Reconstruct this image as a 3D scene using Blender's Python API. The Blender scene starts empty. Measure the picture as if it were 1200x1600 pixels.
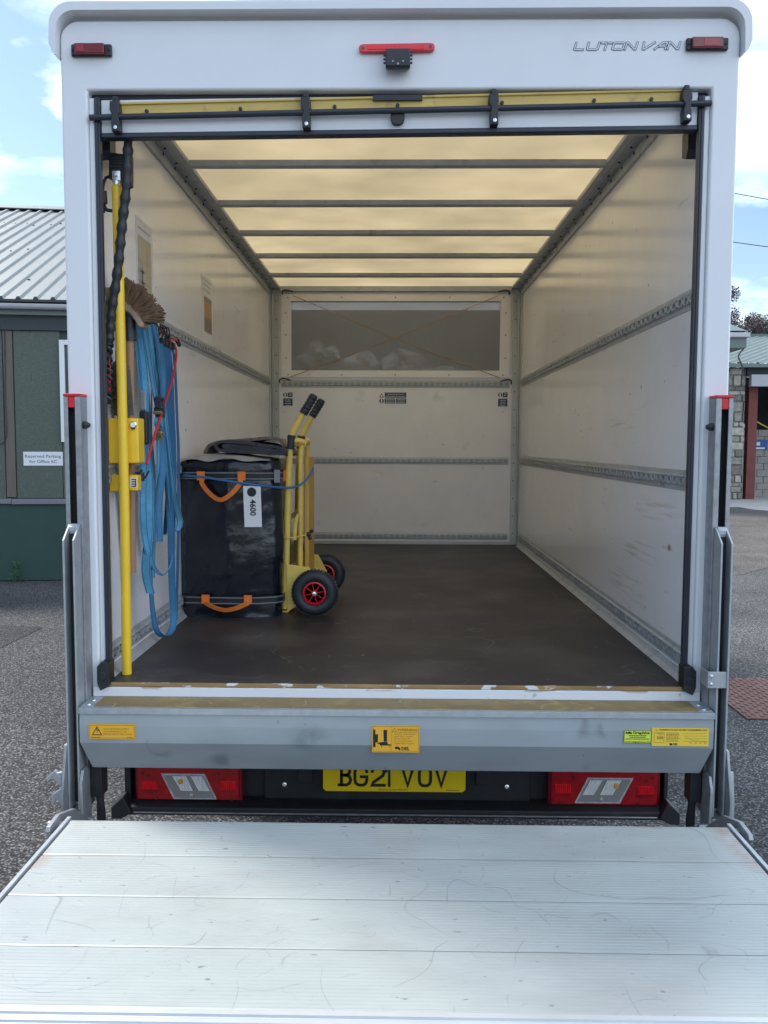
import bpy, bmesh, math, random
from mathutils import Vector, Matrix, noise
random.seed(7)
C = bpy.context.scene.collection
SC = bpy.context.scene
H = 1.70                      # height of the eye above the ground; heights below are written relative to it
R = math.radians

# ------------------------------------------------------------------ camera, sky, sun, exposure
cam_d = bpy.data.cameras.new('camera'); cam = bpy.data.objects.new('camera', cam_d); C.objects.link(cam)
SC.camera = cam
f_px, pitch, yaw, roll = 1365.13, 0.076733, 0.016928, 0.003507
cp, sp, cy_, sy_, cr, sr = math.cos(pitch), math.sin(pitch), math.cos(yaw), math.sin(yaw), math.cos(roll), math.sin(roll)
F = Vector((-sy_*cp, cy_*cp, -sp)); Rt = Vector((cy_, sy_, 0)); U = Rt.cross(F)
R2 = Rt*cr + U*sr; U2 = U*cr - Rt*sr
cam.matrix_world = Matrix(((R2.x, U2.x, -F.x, -0.006), (R2.y, U2.y, -F.y, -2.851), (R2.z, U2.z, -F.z, H), (0, 0, 0, 1)))
cam_d.sensor_fit = 'VERTICAL'; cam_d.sensor_height = 32; cam_d.lens = f_px/1600*32
cam_d.shift_x = 7.7/1600
cam_d.clip_start = 0.05; cam_d.clip_end = 3000

SUN_EL, SUN_AZ = R(52), math.atan2(-0.767, 0.642)      # sun behind the van, to the left
sd = Vector((math.sin(SUN_AZ)*math.cos(SUN_EL), math.cos(SUN_AZ)*math.cos(SUN_EL), math.sin(SUN_EL)))
W = bpy.data.worlds.new('World'); SC.world = W; W.use_nodes = True
nt = W.node_tree; nt.nodes.clear()
def N(t, **k):
    n = nt.nodes.new(t)
    for a, b in k.items(): setattr(n, a, b)
    return n
out = N('ShaderNodeOutputWorld'); bg = N('ShaderNodeBackground'); sky = N('ShaderNodeTexSky')
sky.sky_type = 'NISHITA'; sky.sun_disc = False; sky.sun_elevation = SUN_EL; sky.sun_rotation = SUN_AZ % (2*math.pi)
sky.air_density = 1.15; sky.dust_density = .5; sky.ozone_density = 2.5
bg.inputs['Strength'].default_value = 0.062
tc = N('ShaderNodeTexCoord'); mp = N('ShaderNodeMapping'); mp.inputs['Scale'].default_value = (1, 1, 2.4); mp.inputs['Location'].default_value = (0.35, 0.1, 0.3)
nz = N('ShaderNodeTexNoise'); nz.inputs['Scale'].default_value = 3.1; nz.inputs['Detail'].default_value = 9; nz.inputs['Roughness'].default_value = .56
sep = N('ShaderNodeSeparateXYZ'); mx = N('ShaderNodeMath', operation='MULTIPLY_ADD'); mx.inputs[1].default_value = 0.15; 
ramp = N('ShaderNodeValToRGB'); ramp.color_ramp.elements[0].position = .46; ramp.color_ramp.elements[1].position = .60
nt.links.new(tc.outputs['Generated'], mp.inputs[0]); nt.links.new(mp.outputs[0], nz.inputs['Vector'])
nt.links.new(tc.outputs['Generated'], sep.inputs[0]); nt.links.new(sep.outputs[0], mx.inputs[0]); nt.links.new(nz.outputs['Fac'], mx.inputs[2])
nt.links.new(mx.outputs[0], ramp.inputs[0])
mix = N('ShaderNodeMix', data_type='RGBA')
n2 = N('ShaderNodeTexNoise'); n2.inputs['Scale'].default_value = 7; n2.inputs['Detail'].default_value = 7; nt.links.new(mp.outputs[0], n2.inputs['Vector'])
cc = N('ShaderNodeValToRGB'); cc.color_ramp.elements[0].position = .36; cc.color_ramp.elements[1].position = .58
cc.color_ramp.elements[0].color = (.34, .42, .58, 1); cc.color_ramp.elements[1].color = (.78, .88, 1, 1); cs = N('ShaderNodeVectorMath', operation='SCALE'); cs.inputs['Scale'].default_value = 18.0
nt.links.new(n2.outputs['Fac'], cc.inputs[0]); nt.links.new(cc.outputs[0], cs.inputs[0]); nt.links.new(cs.outputs[0], mix.inputs['B'])
nt.links.new(ramp.outputs[0], mix.inputs['Factor']); nt.links.new(sky.outputs[0], mix.inputs['A'])
nt.links.new(mix.outputs['Result'], bg.inputs['Color']); nt.links.new(bg.outputs[0], out.inputs[0])

sl = bpy.data.lights.new('sun', 'SUN'); sl.energy = 1.4; sl.angle = R(11); sl.color = (1, .955, .88)
so = bpy.data.objects.new('sun', sl); C.objects.link(so); so.location = (-8, 8, 20)
so.rotation_euler = sd.to_track_quat('Z', 'Y').to_euler()
SC.view_settings.view_transform = 'Standard'; SC.view_settings.look = 'None'; SC.view_settings.gamma = 1
SC.view_settings.use_curve_mapping = False; SC.view_settings.exposure = 1.55
SC.cycles.use_denoising = True
SC.cycles.max_bounces = 12; SC.cycles.diffuse_bounces = 7; SC.cycles.transmission_bounces = 8; SC.cycles.transparent_max_bounces = 12

# ------------------------------------------------------------------ materials
MT = {}
def mat(name, col, rough=.5, metal=0., var=0., vs=8., bump=0., bs=60., stretch=(1, 1, 1), col2=None, thr=None, coat=0., spec=.5, fac_detail=6, sheen=0):
    m = bpy.data.materials.new(name); m.use_nodes = True; n = m.node_tree.nodes; l = m.node_tree.links
    b = n['Principled BSDF']; b.inputs['Roughness'].default_value = rough; b.inputs['Metallic'].default_value = metal
    b.inputs['Base Color'].default_value = (*col, 1); b.inputs['Coat Weight'].default_value = coat; b.inputs['Specular IOR Level'].default_value = spec
    if sheen: b.inputs['Sheen Weight'].default_value = sheen
    tc = n.new('ShaderNodeTexCoord'); mp = n.new('ShaderNodeMapping'); mp.inputs['Scale'].default_value = stretch
    l.new(tc.outputs['Object'], mp.inputs[0])
    if var or col2:
        t = n.new('ShaderNodeTexNoise'); t.inputs['Scale'].default_value = vs; t.inputs['Detail'].default_value = fac_detail; t.inputs['Roughness'].default_value = .62
        l.new(mp.outputs[0], t.inputs['Vector'])
        r = n.new('ShaderNodeValToRGB')
        a, bb = thr if thr else (.3, .7)
        r.color_ramp.elements[0].position = a; r.color_ramp.elements[1].position = bb
        c2 = col2 if col2 else tuple(min(1, c*(1+var)) for c in col)
        c1 = col if col2 else tuple(c*(1-var) for c in col)
        r.color_ramp.elements[0].color = (*c1, 1); r.color_ramp.elements[1].color = (*c2, 1)
        l.new(t.outputs['Fac'], r.inputs[0]); l.new(r.outputs[0], b.inputs['Base Color'])
    if bump:
        t = n.new('ShaderNodeTexNoise'); t.inputs['Scale'].default_value = bs; t.inputs['Detail'].default_value = 5
        l.new(mp.outputs[0], t.inputs['Vector'])
        k = n.new('ShaderNodeBump'); k.inputs['Strength'].default_value = bump; k.inputs['Distance'].default_value = .01
        l.new(t.outputs['Fac'], k.inputs['Height']); l.new(k.outputs[0], b.inputs['Normal'])
    MT[name] = m; return m
def over(m, col, scale, thr, stretch=(1, 1, 1), strength=1., mask=None, detail=8, dist=0., rough=None, loc=(0, 0, 0)):
    """lay a second coat (dirt, scratches, wear) over a material's base colour by thresholded noise"""
    n = m.node_tree.nodes; l = m.node_tree.links; b = n['Principled BSDF']
    tc = n.new('ShaderNodeTexCoord'); mp = n.new('ShaderNodeMapping'); mp.inputs['Scale'].default_value = stretch; mp.inputs['Location'].default_value = loc
    l.new(tc.outputs['Object'], mp.inputs[0])
    t = n.new('ShaderNodeTexNoise'); t.inputs['Scale'].default_value = scale; t.inputs['Detail'].default_value = detail; t.inputs['Distortion'].default_value = dist
    l.new(mp.outputs[0], t.inputs['Vector'])
    r = n.new('ShaderNodeMapRange'); r.inputs[1].default_value = thr[0]; r.inputs[2].default_value = thr[1]; r.inputs[4].default_value = strength
    l.new(t.outputs['Fac'], r.inputs[0]); fac = r.outputs[0]
    if mask is not None:      # list of (centre, radius): blotches that stay put
        acc = None
        for c, rad in mask:
            d = n.new('ShaderNodeVectorMath'); d.operation = 'SUBTRACT'; d.inputs[1].default_value = c
            l.new(tc.outputs['Object'], d.inputs[0])
            dv = n.new('ShaderNodeVectorMath'); dv.operation = 'DIVIDE'; dv.inputs[1].default_value = rad; l.new(d.outputs[0], dv.inputs[0])
            le = n.new('ShaderNodeVectorMath'); le.operation = 'LENGTH'; l.new(dv.outputs[0], le.inputs[0])
            q = n.new('ShaderNodeMapRange'); q.inputs[1].default_value = 1; q.inputs[2].default_value = .3; l.new(le.outputs['Value'], q.inputs[0])
            if acc is None: acc = q.outputs[0]
            else:
                a = n.new('ShaderNodeMath'); a.operation = 'MAXIMUM'; l.new(acc, a.inputs[0]); l.new(q.outputs[0], a.inputs[1]); acc = a.outputs[0]
        a = n.new('ShaderNodeMath'); a.operation = 'MULTIPLY'; l.new(fac, a.inputs[0]); l.new(acc, a.inputs[1]); fac = a.outputs[0]
    x = n.new('ShaderNodeMix'); x.data_type = 'RGBA'; x.inputs['B'].default_value = (*col, 1)
    old = b.inputs['Base Color']
    if old.is_linked:
        src = old.links[0].from_socket; l.new(src, x.inputs['A'])
    else: x.inputs['A'].default_value = old.default_value
    l.new(fac, x.inputs['Factor']); l.new(x.outputs['Result'], b.inputs['Base Color'])
    return m
def scratches(m, col, scale=2.5, width=.02, strength=.6, gate=.56, seed=0.):
    """long thin curved scuffs: zero crossings of a smooth noise, kept only where a second noise is high"""
    n = m.node_tree.nodes; l = m.node_tree.links; b = n['Principled BSDF']
    tc = n.new('ShaderNodeTexCoord'); mp = n.new('ShaderNodeMapping'); mp.inputs['Location'].default_value = (seed, seed*1.7, seed*.6); l.new(tc.outputs['Object'], mp.inputs[0])
    t = n.new('ShaderNodeTexNoise'); t.inputs['Scale'].default_value = scale; t.inputs['Detail'].default_value = 1.5; l.new(mp.outputs[0], t.inputs['Vector'])
    s = n.new('ShaderNodeMath'); s.operation = 'SUBTRACT'; s.inputs[1].default_value = .5; l.new(t.outputs['Fac'], s.inputs[0])
    a = n.new('ShaderNodeMath'); a.operation = 'ABSOLUTE'; l.new(s.outputs[0], a.inputs[0])
    r = n.new('ShaderNodeMapRange'); r.inputs[1].default_value = width; r.inputs[2].default_value = width*.2; l.new(a.outputs[0], r.inputs[0])
    g = n.new('ShaderNodeTexNoise'); g.inputs['Scale'].default_value = scale*1.9; g.inputs['Detail'].default_value = 4; l.new(mp.outputs[0], g.inputs['Vector'])
    gr = n.new('ShaderNodeMapRange'); gr.inputs[1].default_value = gate; gr.inputs[2].default_value = gate+.07; gr.inputs[4].default_value = strength; l.new(g.outputs['Fac'], gr.inputs[0])
    q = n.new('ShaderNodeMath'); q.operation = 'MULTIPLY'; l.new(r.outputs[0], q.inputs[0]); l.new(gr.outputs[0], q.inputs[1])
    x = n.new('ShaderNodeMix'); x.data_type = 'RGBA'; x.inputs['B'].default_value = (*col, 1)
    old = b.inputs['Base Color']
    if old.is_linked: l.new(old.links[0].from_socket, x.inputs['A'])
    else: x.inputs['A'].default_value = old.default_value
    l.new(q.outputs[0], x.inputs['Factor']); l.new(x.outputs['Result'], b.inputs['Base Color'])
    return m

white_paint = mat('white_gel_coat', (.74, .75, .77), .32, var=.03, vs=2.5, bump=.02, bs=9)
over(white_paint, (.42, .42, .40), 3, (.62, .8), strength=.25)
sill_white = mat('chipped_white_sill', (.74, .76, .79), .45); over(sill_white, (.36, .24, .12), 9, (.60, .62), (1, 1, 6), detail=9, mask=[((0, -2.5, -.803+H), (3, .3, .012))], strength=1)
over(sill_white, (.25, .26, .27), 30, (.68, .74), strength=.5)
wall_grp = mat('interior_white_wall', (.87, .875, .91), .17, var=.04, vs=3, bump=.012, bs=6, spec=.55)
over(wall_grp, (.38, .33, .27), 5, (.66, .75), (1, .6, 5), strength=.35)
over(wall_grp, (.35, .27, .18), 9, (.50, .66), (1, .35, 7), strength=.5, mask=[((.985, .42-2.5, -.25+H), (.3, .36, .06)), ((.985, .72-2.5, -.42+H), (.3, .36, .07)), ((.985, .85-2.5, -.60+H), (.3, .34, .09)), ((.985, .95-2.5, .1+H), (.3, .3, .04))])
over(wall_grp, (.16, .12, .1), 26, (.735, .76), strength=.8, detail=3)
over(wall_grp, (.30, .18, .10), 7, (.3, .4), strength=.9, mask=[((.985, .29-2.5, -.365+H), (.1, .025, .017))])
bulk_grp = mat('bulkhead_white', (.89, .885, .91), .2, var=.05, vs=2.2, bump=.012, bs=5)
over(bulk_grp, (.40, .37, .33), 5, (.64, .74), strength=.3); over(bulk_grp, (.1, .1, .1), 30, (.75, .77), strength=.8, detail=2)
galv = mat('galvanised_steel', (.33, .345, .36), .46, .55, var=.22, vs=28, bump=.05, bs=90)
over(galv, (.20, .20, .19), 7, (.55, .75), strength=.5)
rail_m = mat('rail_steel', (.45, .48, .51), .5, .2, var=.12, vs=14)
over(rail_m, (.16, .15, .14), 12, (.6, .72), strength=.4)
post_m = mat('aluminium_post', (.50, .52, .53), .42, .35, var=.08, vs=10)
alu = mat('platform_aluminium', (.41, .44, .42), .40, .15, var=.06, vs=3, stretch=(1, 3, 1))
over(alu, (.33, .31, .29), 4, (.52, .74), (1, 1.3, 1), strength=.3, detail=10)
over(alu, (.27, .26, .26), 2.2, (.50, .72), (1, 2.5, 1), strength=.35, detail=12, loc=(3, 1, 0)); scratches(alu, (.24, .24, .24), 9, .0035, .45, .55, 77.); scratches(alu, (.20, .20, .21), 1.7, .0020, .5, .48, 31.); scratches(alu, (.24, .24, .24), 3.1, .003, .7, .50, 54.); scratches(alu, (.20, .20, .21), 2.3, .004, .32, .54, 3.1); scratches(alu, (.22, .22, .22), 4.4, .0050, .4, .57, 9.4); scratches(alu, (.26, .26, .27), 7.5, .007, .5, .56, 17.)
over(alu, (.14, .13, .13), 42, (.70, .73), (.6, 1.3, 1), strength=.7, detail=3)
over(alu, (.34, .19, .1), 8, (.45, .6), strength=.55, mask=[((.93, -.50-2.5, -1.08+H), (.05, .24, .1)), ((-.93, -.55-2.5, -1.08+H), (.045, .26, .1)), ((.75, -.42-2.5, -1.08+H), (.07, .02, .1))])
ramp_m = mat('ramp_aluminium', (.56, .58, .59), .38, .4, var=.05, vs=6)
zinc = mat('brushed_cover_steel', (.38, .425, .445), .42, .38, var=.05, vs=3, bump=.02, bs=12)
over(zinc, (.24, .27, .28), 3.2, (.5, .75), (1, 1, 2.2), strength=.5); scratches(zinc, (.17, .19, .20), 3, .01, .5, .58, 5.)
over(zinc, (.12, .13, .13), 20, (.72, .76), strength=.5, detail=4)
over(zinc, (.09, .1, .1), 14, (.35, .6), strength=.5, mask=[((-.56, -.12-2.5, -1.02+H), (.07, .08, .035)), ((.62, -.1-2.5, -1.03+H), (.02, .08, .02)), ((-.28, -.13-2.5, -.93+H), (.09, .08, .05))])
step_y = mat('worn_yellow_step', (.27, .19, .08), .6, .0, var=.18, vs=7, bump=.25, bs=130)
over(step_y, (.40, .31, .10), 9, (.52, .66), (1, 1, 1), strength=.6, dist=1.); over(step_y, (.23, .20, .15), 10, (.5, .7), strength=.5); scratches(step_y, (.52, .42, .16), 6, .012, .7, .50, 2.)
galv_pale = mat('pale_galvanised_edge', (.42, .455, .475), .42, .45, var=.12, vs=30)
wood_edge = mat('bare_wood_edge', (.32, .20, .08), .7, 0, var=.35, vs=10, stretch=(.5, 1, 4), bump=.2, bs=50)
over(wood_edge, (.72, .73, .75), 13, (.56, .59), (1, 1, 2), strength=.9)
floor_m = mat('phenolic_ply_floor', (.036, .032, .034), .46, 0, var=.2, vs=5, bump=.07, bs=160, spec=.35)
over(floor_m, (.15, .13, .115), 2.6, (.44, .75), strength=.6, detail=12); over(floor_m, (.022, .020, .020), 1.1, (.5, .7), strength=.6, detail=8, loc=(5, 2, 0)); scratches(floor_m, (.26, .24, .23), 2.2, .005, .32, .51, 1.); over(floor_m, (.42, .40, .37), 55, (.745, .76), strength=.8, detail=2)
scratches(floor_m, (.22, .19, .17), 6, .01, .35, .57, 6.)
rubber = mat('black_rubber', (.022, .026, .034), .5, var=.2, vs=20)
seal_m = mat('black_seal', (.022, .027, .042), .40, var=.15, vs=12, bump=.1, bs=40)
blackp = mat('black_plastic', (.018, .020, .024), .45)
blackmat = mat('underbody_black', (.012, .013, .016), .55, var=.3, vs=16)
over(blackmat, (.05, .05, .05), 8, (.6, .75), strength=.4)
dark_slot = mat('slot_shade_black', (.012, .012, .014), .6)  # near-black paints shade into slots and rail holes; lamp screws share it
yellow = mat('yellow_paint', (.84, .55, .03), .34, var=.05, vs=9, coat=.15); over(yellow, (.3, .2, .05), 24, (.68, .72), strength=.7)
yellow_rail = mat('dull_yellow_strip', (.58, .42, .12), .55, var=.12, vs=20, stretch=(.3, 1, 1)); over(yellow_rail, (.2, .15, .07), 14, (.6, .7), strength=.5)
truck_y = mat('trolley_yellow_paint', (.80, .58, .13), .35, var=.06, vs=12); over(truck_y, (.25, .17, .08), 40, (.66, .7), strength=.7)
panel_y = mat('trolley_orange_panel', (.62, .36, .06), .5, var=.1, vs=10)
red_m = mat('red_plastic', (.62, .012, .02), .35); dred = mat('dark_red_lens', (.17, .004, .010), .15, coat=.15); bred = mat('bright_red_reflector', (.95, .012, .02), .3, coat=.1, var=.3, vs=160, stretch=(1, 1, .1))
marker_m = mat('marker_reflector', (.30, .010, .020), .2, coat=.2); brake_m = mat('brake_light_red', (.66, .02, .03), .22, coat=.3, var=.15, vs=40)
clear_l = mat('clear_lens', (.62, .63, .65), .2, .3, var=.35, vs=120, stretch=(1, 1, .15)); grey_l = mat('grey_reflector', (.30, .295, .29), .3, .2); bulb = mat('bulb_bright', (.93, .94, .96), .2, .0, var=.3, vs=200, stretch=(1, 1, .1)); amber = mat('amber_bulb', (.7, .35, .05), .25)
chrome = mat('bright_zinc', (.75, .76, .78), .25, .9)
platey = mat('number_plate_yellow', (.80, .58, .01), .3); ink = mat('black_print', (.012, .012, .014), .5)
stick_o = mat('orange_sticker', (.80, .42, .03), .4); stick_y = mat('yellow_sticker', (.82, .58, .06), .4); stick_g = mat('lime_sticker', (.66, .76, .08), .4)
stick_b = mat('navy_sticker', (.03, .05, .14), .4); whitep = mat('white_print', (.75, .76, .78), .5); greyink = mat('grey_print', (.25, .26, .28), .5); brownink = mat('brown_print', (.22, .10, .02), .6)
letter_d = mat('slate_print', (.16, .18, .22), .5)
tarp = mat('black_tarpaulin', (.006, .009, .016), .2, var=.25, vs=6, bump=.42, bs=15, coat=.1, stretch=(1.2, 1, 1.2))
web_grey = mat('grey_webbing', (.24, .25, .27), .7); web_blk = mat('black_webbing', (.012, .013, .016), .6); web_or = mat('orange_webbing', (.80, .20, .03), .65, var=.12, vs=60)
topcloth = mat('grey_top_cloth', (.34, .34, .35), .7, var=.15, vs=9, bump=.3, bs=14); over(topcloth, (.08, .08, .09), 14, (.66, .7), strength=.7, detail=3)
felt = mat('brown_felt_blanket', (.19, .145, .13), .95, var=.35, vs=70, bump=.6, bs=140, sheen=.2); over(felt, (.22, .13, .12), 90, (.62, .68), strength=.5)
felt_d = mat('dark_felt_blanket', (.055, .052, .062), .95, var=.35, vs=80, bump=.5, bs=140)
strap_l = mat('light_blue_webbing', (.085, .30, .47), .75, var=.30, vs=11, bump=.3, bs=180); strap_2 = mat('faded_blue_webbing', (.12, .34, .50), .75, var=.25, vs=11, bump=.3, bs=180); strap_3 = mat('deep_blue_webbing', (.045, .18, .33), .75, var=.25, vs=11, bump=.3, bs=180); strap_d = mat('dark_blue_webbing', (.025, .12, .26), .7, var=.15, vs=10)
red_c = mat('red_cord', (.55, .02, .035), .6); blue_c = mat('blue_cord', (.03, .15, .34), .6); tan_c = mat('tan_bungee', (.40, .27, .15), .7)
bristle = mat('coco_bristle', (.155, .09, .052), .85, var=.35, vs=60, stretch=(1, 1, .2)); broomw = mat('broom_wood', (.34, .25, .18), .65, var=.25, vs=18, stretch=(1, 1, .3)); handle_w = mat('handle_wood', (.36, .20, .11), .55, var=.2, vs=14, stretch=(3, 3, .2))
shovel_m = mat('shovel_steel', (.055, .065, .065), .55, .3, var=.3, vs=9); lint = mat('dust_lint', (.13, .105, .075), 1., var=.5, vs=90)
brass = mat('ratchet_zinc', (.45, .36, .20), .35, .85)
# translucent roof sheet
def translucent(name, tcol, dcol, k):
    m = bpy.data.materials.new(name); m.use_nodes = True; n = m.node_tree.nodes; l = m.node_tree.links; n.clear()
    o = n.new('ShaderNodeOutputMaterial'); a = n.new('ShaderNodeBsdfTranslucent'); b = n.new('ShaderNodeBsdfDiffuse'); x = n.new('ShaderNodeMixShader')
    t = n.new('ShaderNodeTexNoise'); t.inputs['Scale'].default_value = 2.2; t.inputs['Detail'].default_value = 9; tc = n.new('ShaderNodeTexCoord'); l.new(tc.outputs['Object'], t.inputs[0])
    r = n.new('ShaderNodeValToRGB'); r.color_ramp.elements[0].position = .35; r.color_ramp.elements[1].position = .68
    r.color_ramp.elements[0].color = (*[c*.80 for c in tcol], 1); r.color_ramp.elements[1].color = (*tcol, 1); l.new(t.outputs['Fac'], r.inputs[0]); l.new(r.outputs[0], a.inputs[0])
    b.inputs[0].default_value = (*dcol, 1); x.inputs[0].default_value = k; l.new(b.outputs[0], x.inputs[1]); l.new(a.outputs[0], x.inputs[2]); l.new(x.outputs[0], o.inputs[0])
    MT[name] = m; return m
roof_t = translucent('translucent_roof_sheet', (.90, .79, .585), (.84, .80, .72), .60)
film_t = mat('white_film_bag', (.86, .86, .84), .35, var=.1, vs=12, bump=.6, bs=20)
def pane(name, col, tr, rough=.25):
    m = bpy.data.materials.new(name); m.use_nodes = True; n = m.node_tree.nodes; l = m.node_tree.links
    b = n['Principled BSDF']; b.inputs['Base Color'].default_value = (*col, 1); b.inputs['Roughness'].default_value = rough
    t = n.new('ShaderNodeBsdfTransparent'); x = n.new('ShaderNodeMixShader'); x.inputs[0].default_value = tr
    l.new(b.outputs[0], x.inputs[1]); l.new(t.outputs[0], x.inputs[2]); l.new(x.outputs[0], n['Material Output'].inputs[0]); MT[name] = m; return m
hazy = pane('hazy_window_sheet', (.27, .27, .26), .45, .3)
glass = pane('window_glass', (.03, .04, .05), .25, .06)

# ------------------------------------------------------------------ mesh helpers (heights relative to the eye)
class MB:
    def __init__(s): s.v = []; s.f = []; s.mi = []; s.cur = 0
    def add(s, vs, fs):
        b = len(s.v); s.v += [tuple(p) for p in vs]; s.f += [tuple(i+b for i in f) for f in fs]; s.mi += [s.cur]*len(fs); return s
    def box(s, x0, x1, y0, y1, z0, z1):
        if x0 > x1: x0, x1 = x1, x0
        if y0 > y1: y0, y1 = y1, y0
        if z0 > z1: z0, z1 = z1, z0
        return s.add([(x0, y0, z0), (x1, y0, z0), (x1, y1, z0), (x0, y1, z0), (x0, y0, z1), (x1, y0, z1), (x1, y1, z1), (x0, y1, z1)],
                     [(0, 3, 2, 1), (4, 5, 6, 7), (0, 1, 5, 4), (1, 2, 6, 5), (2, 3, 7, 6), (3, 0, 4, 7)])
    def prism(s, poly, ax, a, b):
        """extrude 2-D polygon along axis ax from a to b; poly coords are the two other axes in xyz order"""
        def P(p, t):
            return (t, p[0], p[1]) if ax == 'x' else (p[0], t, p[1]) if ax == 'y' else (p[0], p[1], t)
        n = len(poly); vs = [P(p, a) for p in poly]+[P(p, b) for p in poly]
        fs = [tuple(range(n)), tuple(range(2*n-1, n-1, -1))]+[(i, i+n, (i+1) % n+n, (i+1) % n) for i in range(n)]
        return s.add(vs, fs)
    def tube(s, path, r, n=8, caps=True):
        path = [Vector(p) for p in path]; rs = r if isinstance(r, (list, tuple)) else [r]*len(path)
        vs = []; nrm = None
        for i, p in enumerate(path):
            t = (path[min(i+1, len(path)-1)]-path[max(i-1, 0)]).normalized()
            if nrm is None:
                nrm = t.orthogonal().normalized()
            else:
                nrm = (nrm-t*nrm.dot(t)); nrm = nrm.normalized() if nrm.length > 1e-6 else t.orthogonal().normalized()
            bi = t.cross(nrm)
            for k in range(n):
                a = 2*math.pi*k/n; vs.append(p+(nrm*math.cos(a)+bi*math.sin(a))*rs[i])
        fs = []
        for i in range(len(path)-1):
            for k in range(n): fs.append((i*n+k, i*n+(k+1) % n, (i+1)*n+(k+1) % n, (i+1)*n+k))
        if caps: fs.append(tuple(range(n-1, -1, -1))); m = (len(path)-1)*n; fs.append(tuple(range(m, m+n)))
        return s.add(vs, fs)
    def ribbon(s, path, wd, w, t=.002, wide=None):
        """flat webbing: path, direction(s) of its width, width, thickness"""
        path = [Vector(p) for p in path]; vs = []
        for i, p in enumerate(path):
            d = Vector(wd[i] if isinstance(wd, list) else wd).normalized()
            tt = (path[min(i+1, len(path)-1)]-path[max(i-1, 0)]).normalized()
            nn = tt.cross(d); nn = nn.normalized() if nn.length > .1 else Vector((0, 1, 0))
            for a, b in ((-1, -1), (1, -1), (1, 1), (-1, 1)): vs.append(p+d*a*w/2+nn*b*t/2)
        fs = []
        for i in range(len(path)-1):
            for k in range(4): fs.append((i*4+k, i*4+(k+1) % 4, i*4+4+(k+1) % 4, i*4+4+k))
        fs.append((3, 2, 1, 0)); m = (len(path)-1)*4; fs.append((m, m+1, m+2, m+3))
        return s.add(vs, fs)
    def lathe(s, prof, c, ax='z', n=24, caps=True):
        """prof: (radius, height) pairs about axis through c"""
        vs = []
        for r, h in prof:
            for k in range(n):
                a = 2*math.pi*k/n; u, v = r*math.cos(a), r*math.sin(a)
                vs.append((c[0]+u, c[1]+v, c[2]+h) if ax == 'z' else (c[0]+u, c[1]+h, c[2]+v) if ax == 'y' else (c[0]+h, c[1]+u, c[2]+v))
        fs = []
        for i in range(len(prof)-1):
            for k in range(n): fs.append((i*n+k, i*n+(k+1) % n, (i+1)*n+(k+1) % n, (i+1)*n+k))
        if caps and prof[0][0] > 1e-6: fs.append(tuple(range(n-1, -1, -1)))
        if caps and prof[-1][0] > 1e-6: m = (len(prof)-1)*n; fs.append(tuple(range(m, m+n)))
        return s.add(vs, fs)
    def xform(s, fn): s.v = [tuple(fn(Vector(p))) for p in s.v]; return s
    def build(s, name, m=None, parent=None, bevel=0, smooth=False, label=None, cat=None, group=None, kind=None, origin=None, seg=2):
        vs = [Vector((p[0], p[1], p[2]+H)) for p in s.v]
        if parent is not None: o0 = Vector(parent['_w'])
        elif origin is not None: o0 = Vector((origin[0], origin[1], origin[2]+H))
        else:
            xs = [p.x for p in vs]; ys = [p.y for p in vs]; zs = [p.z for p in vs]
            o0 = Vector(((min(xs)+max(xs))/2, (min(ys)+max(ys))/2, min(zs)))
            if kind == 'structure' : o0 = Vector((0, 0, 0))
        me = bpy.data.meshes.new(name); me.from_pydata([p-o0 for p in vs], [], s.f)
        ms = m if isinstance(m, (list, tuple)) else [m]
        for q in ms: me.materials.append(q)
        if len(ms) > 1: me.polygons.foreach_set('material_index', s.mi)
        bm = bmesh.new(); bm.from_mesh(me); bmesh.ops.recalc_face_normals(bm, faces=bm.faces[:]); bm.to_mesh(me); bm.free()
        if smooth:
            me.polygons.foreach_set('use_smooth', [True]*len(me.polygons))
            try: me.set_sharp_from_angle(angle=R(40))
            except Exception: pass
        o = bpy.data.objects.new(name, me); C.objects.link(o)
        if parent is not None:
            o.parent = parent; o['_w'] = parent['_w']
        else: o.location = o0; o['_w'] = tuple(o0)
        if bevel:
            b = o.modifiers.new('bevel', 'BEVEL'); b.width = bevel; b.segments = seg; b.limit_method = 'ANGLE'; b.angle_limit = R(35)
            if not smooth:
                me.polygons.foreach_set('use_smooth', [True]*len(me.polygons)); b.harden_normals = True
                try: me.set_sharp_from_angle(angle=R(35))
                except Exception: pass
        tag(o, label, cat, group, kind); return o
def tag(o, label=None, cat=None, group=None, kind=None):
    if label: o['label'] = label
    if cat: o['category'] = cat
    if group: o['group'] = group
    if kind: o['kind'] = kind
def thing(name, label, cat, loc, group=None):
    o = bpy.data.objects.new(name, None); C.objects.link(o); o.location = (loc[0], loc[1], loc[2]+H); o.empty_display_size = .1
    o['_w'] = (loc[0], loc[1], loc[2]+H); tag(o, label, cat, group); return o
def dup(o, parent, off=(0, 0, 0), name=None):
    c = o.copy(); C.objects.link(c); c.parent = parent; c.location = Vector(o.location)+Vector(off); return c
def dup_tree(o, parent, off=(0, 0, 0)):
    c = dup(o, parent, off)
    for ch in [k for k in bpy.data.objects if k.parent == o]: dup(ch, c)
    return c
_tc = {}
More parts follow.
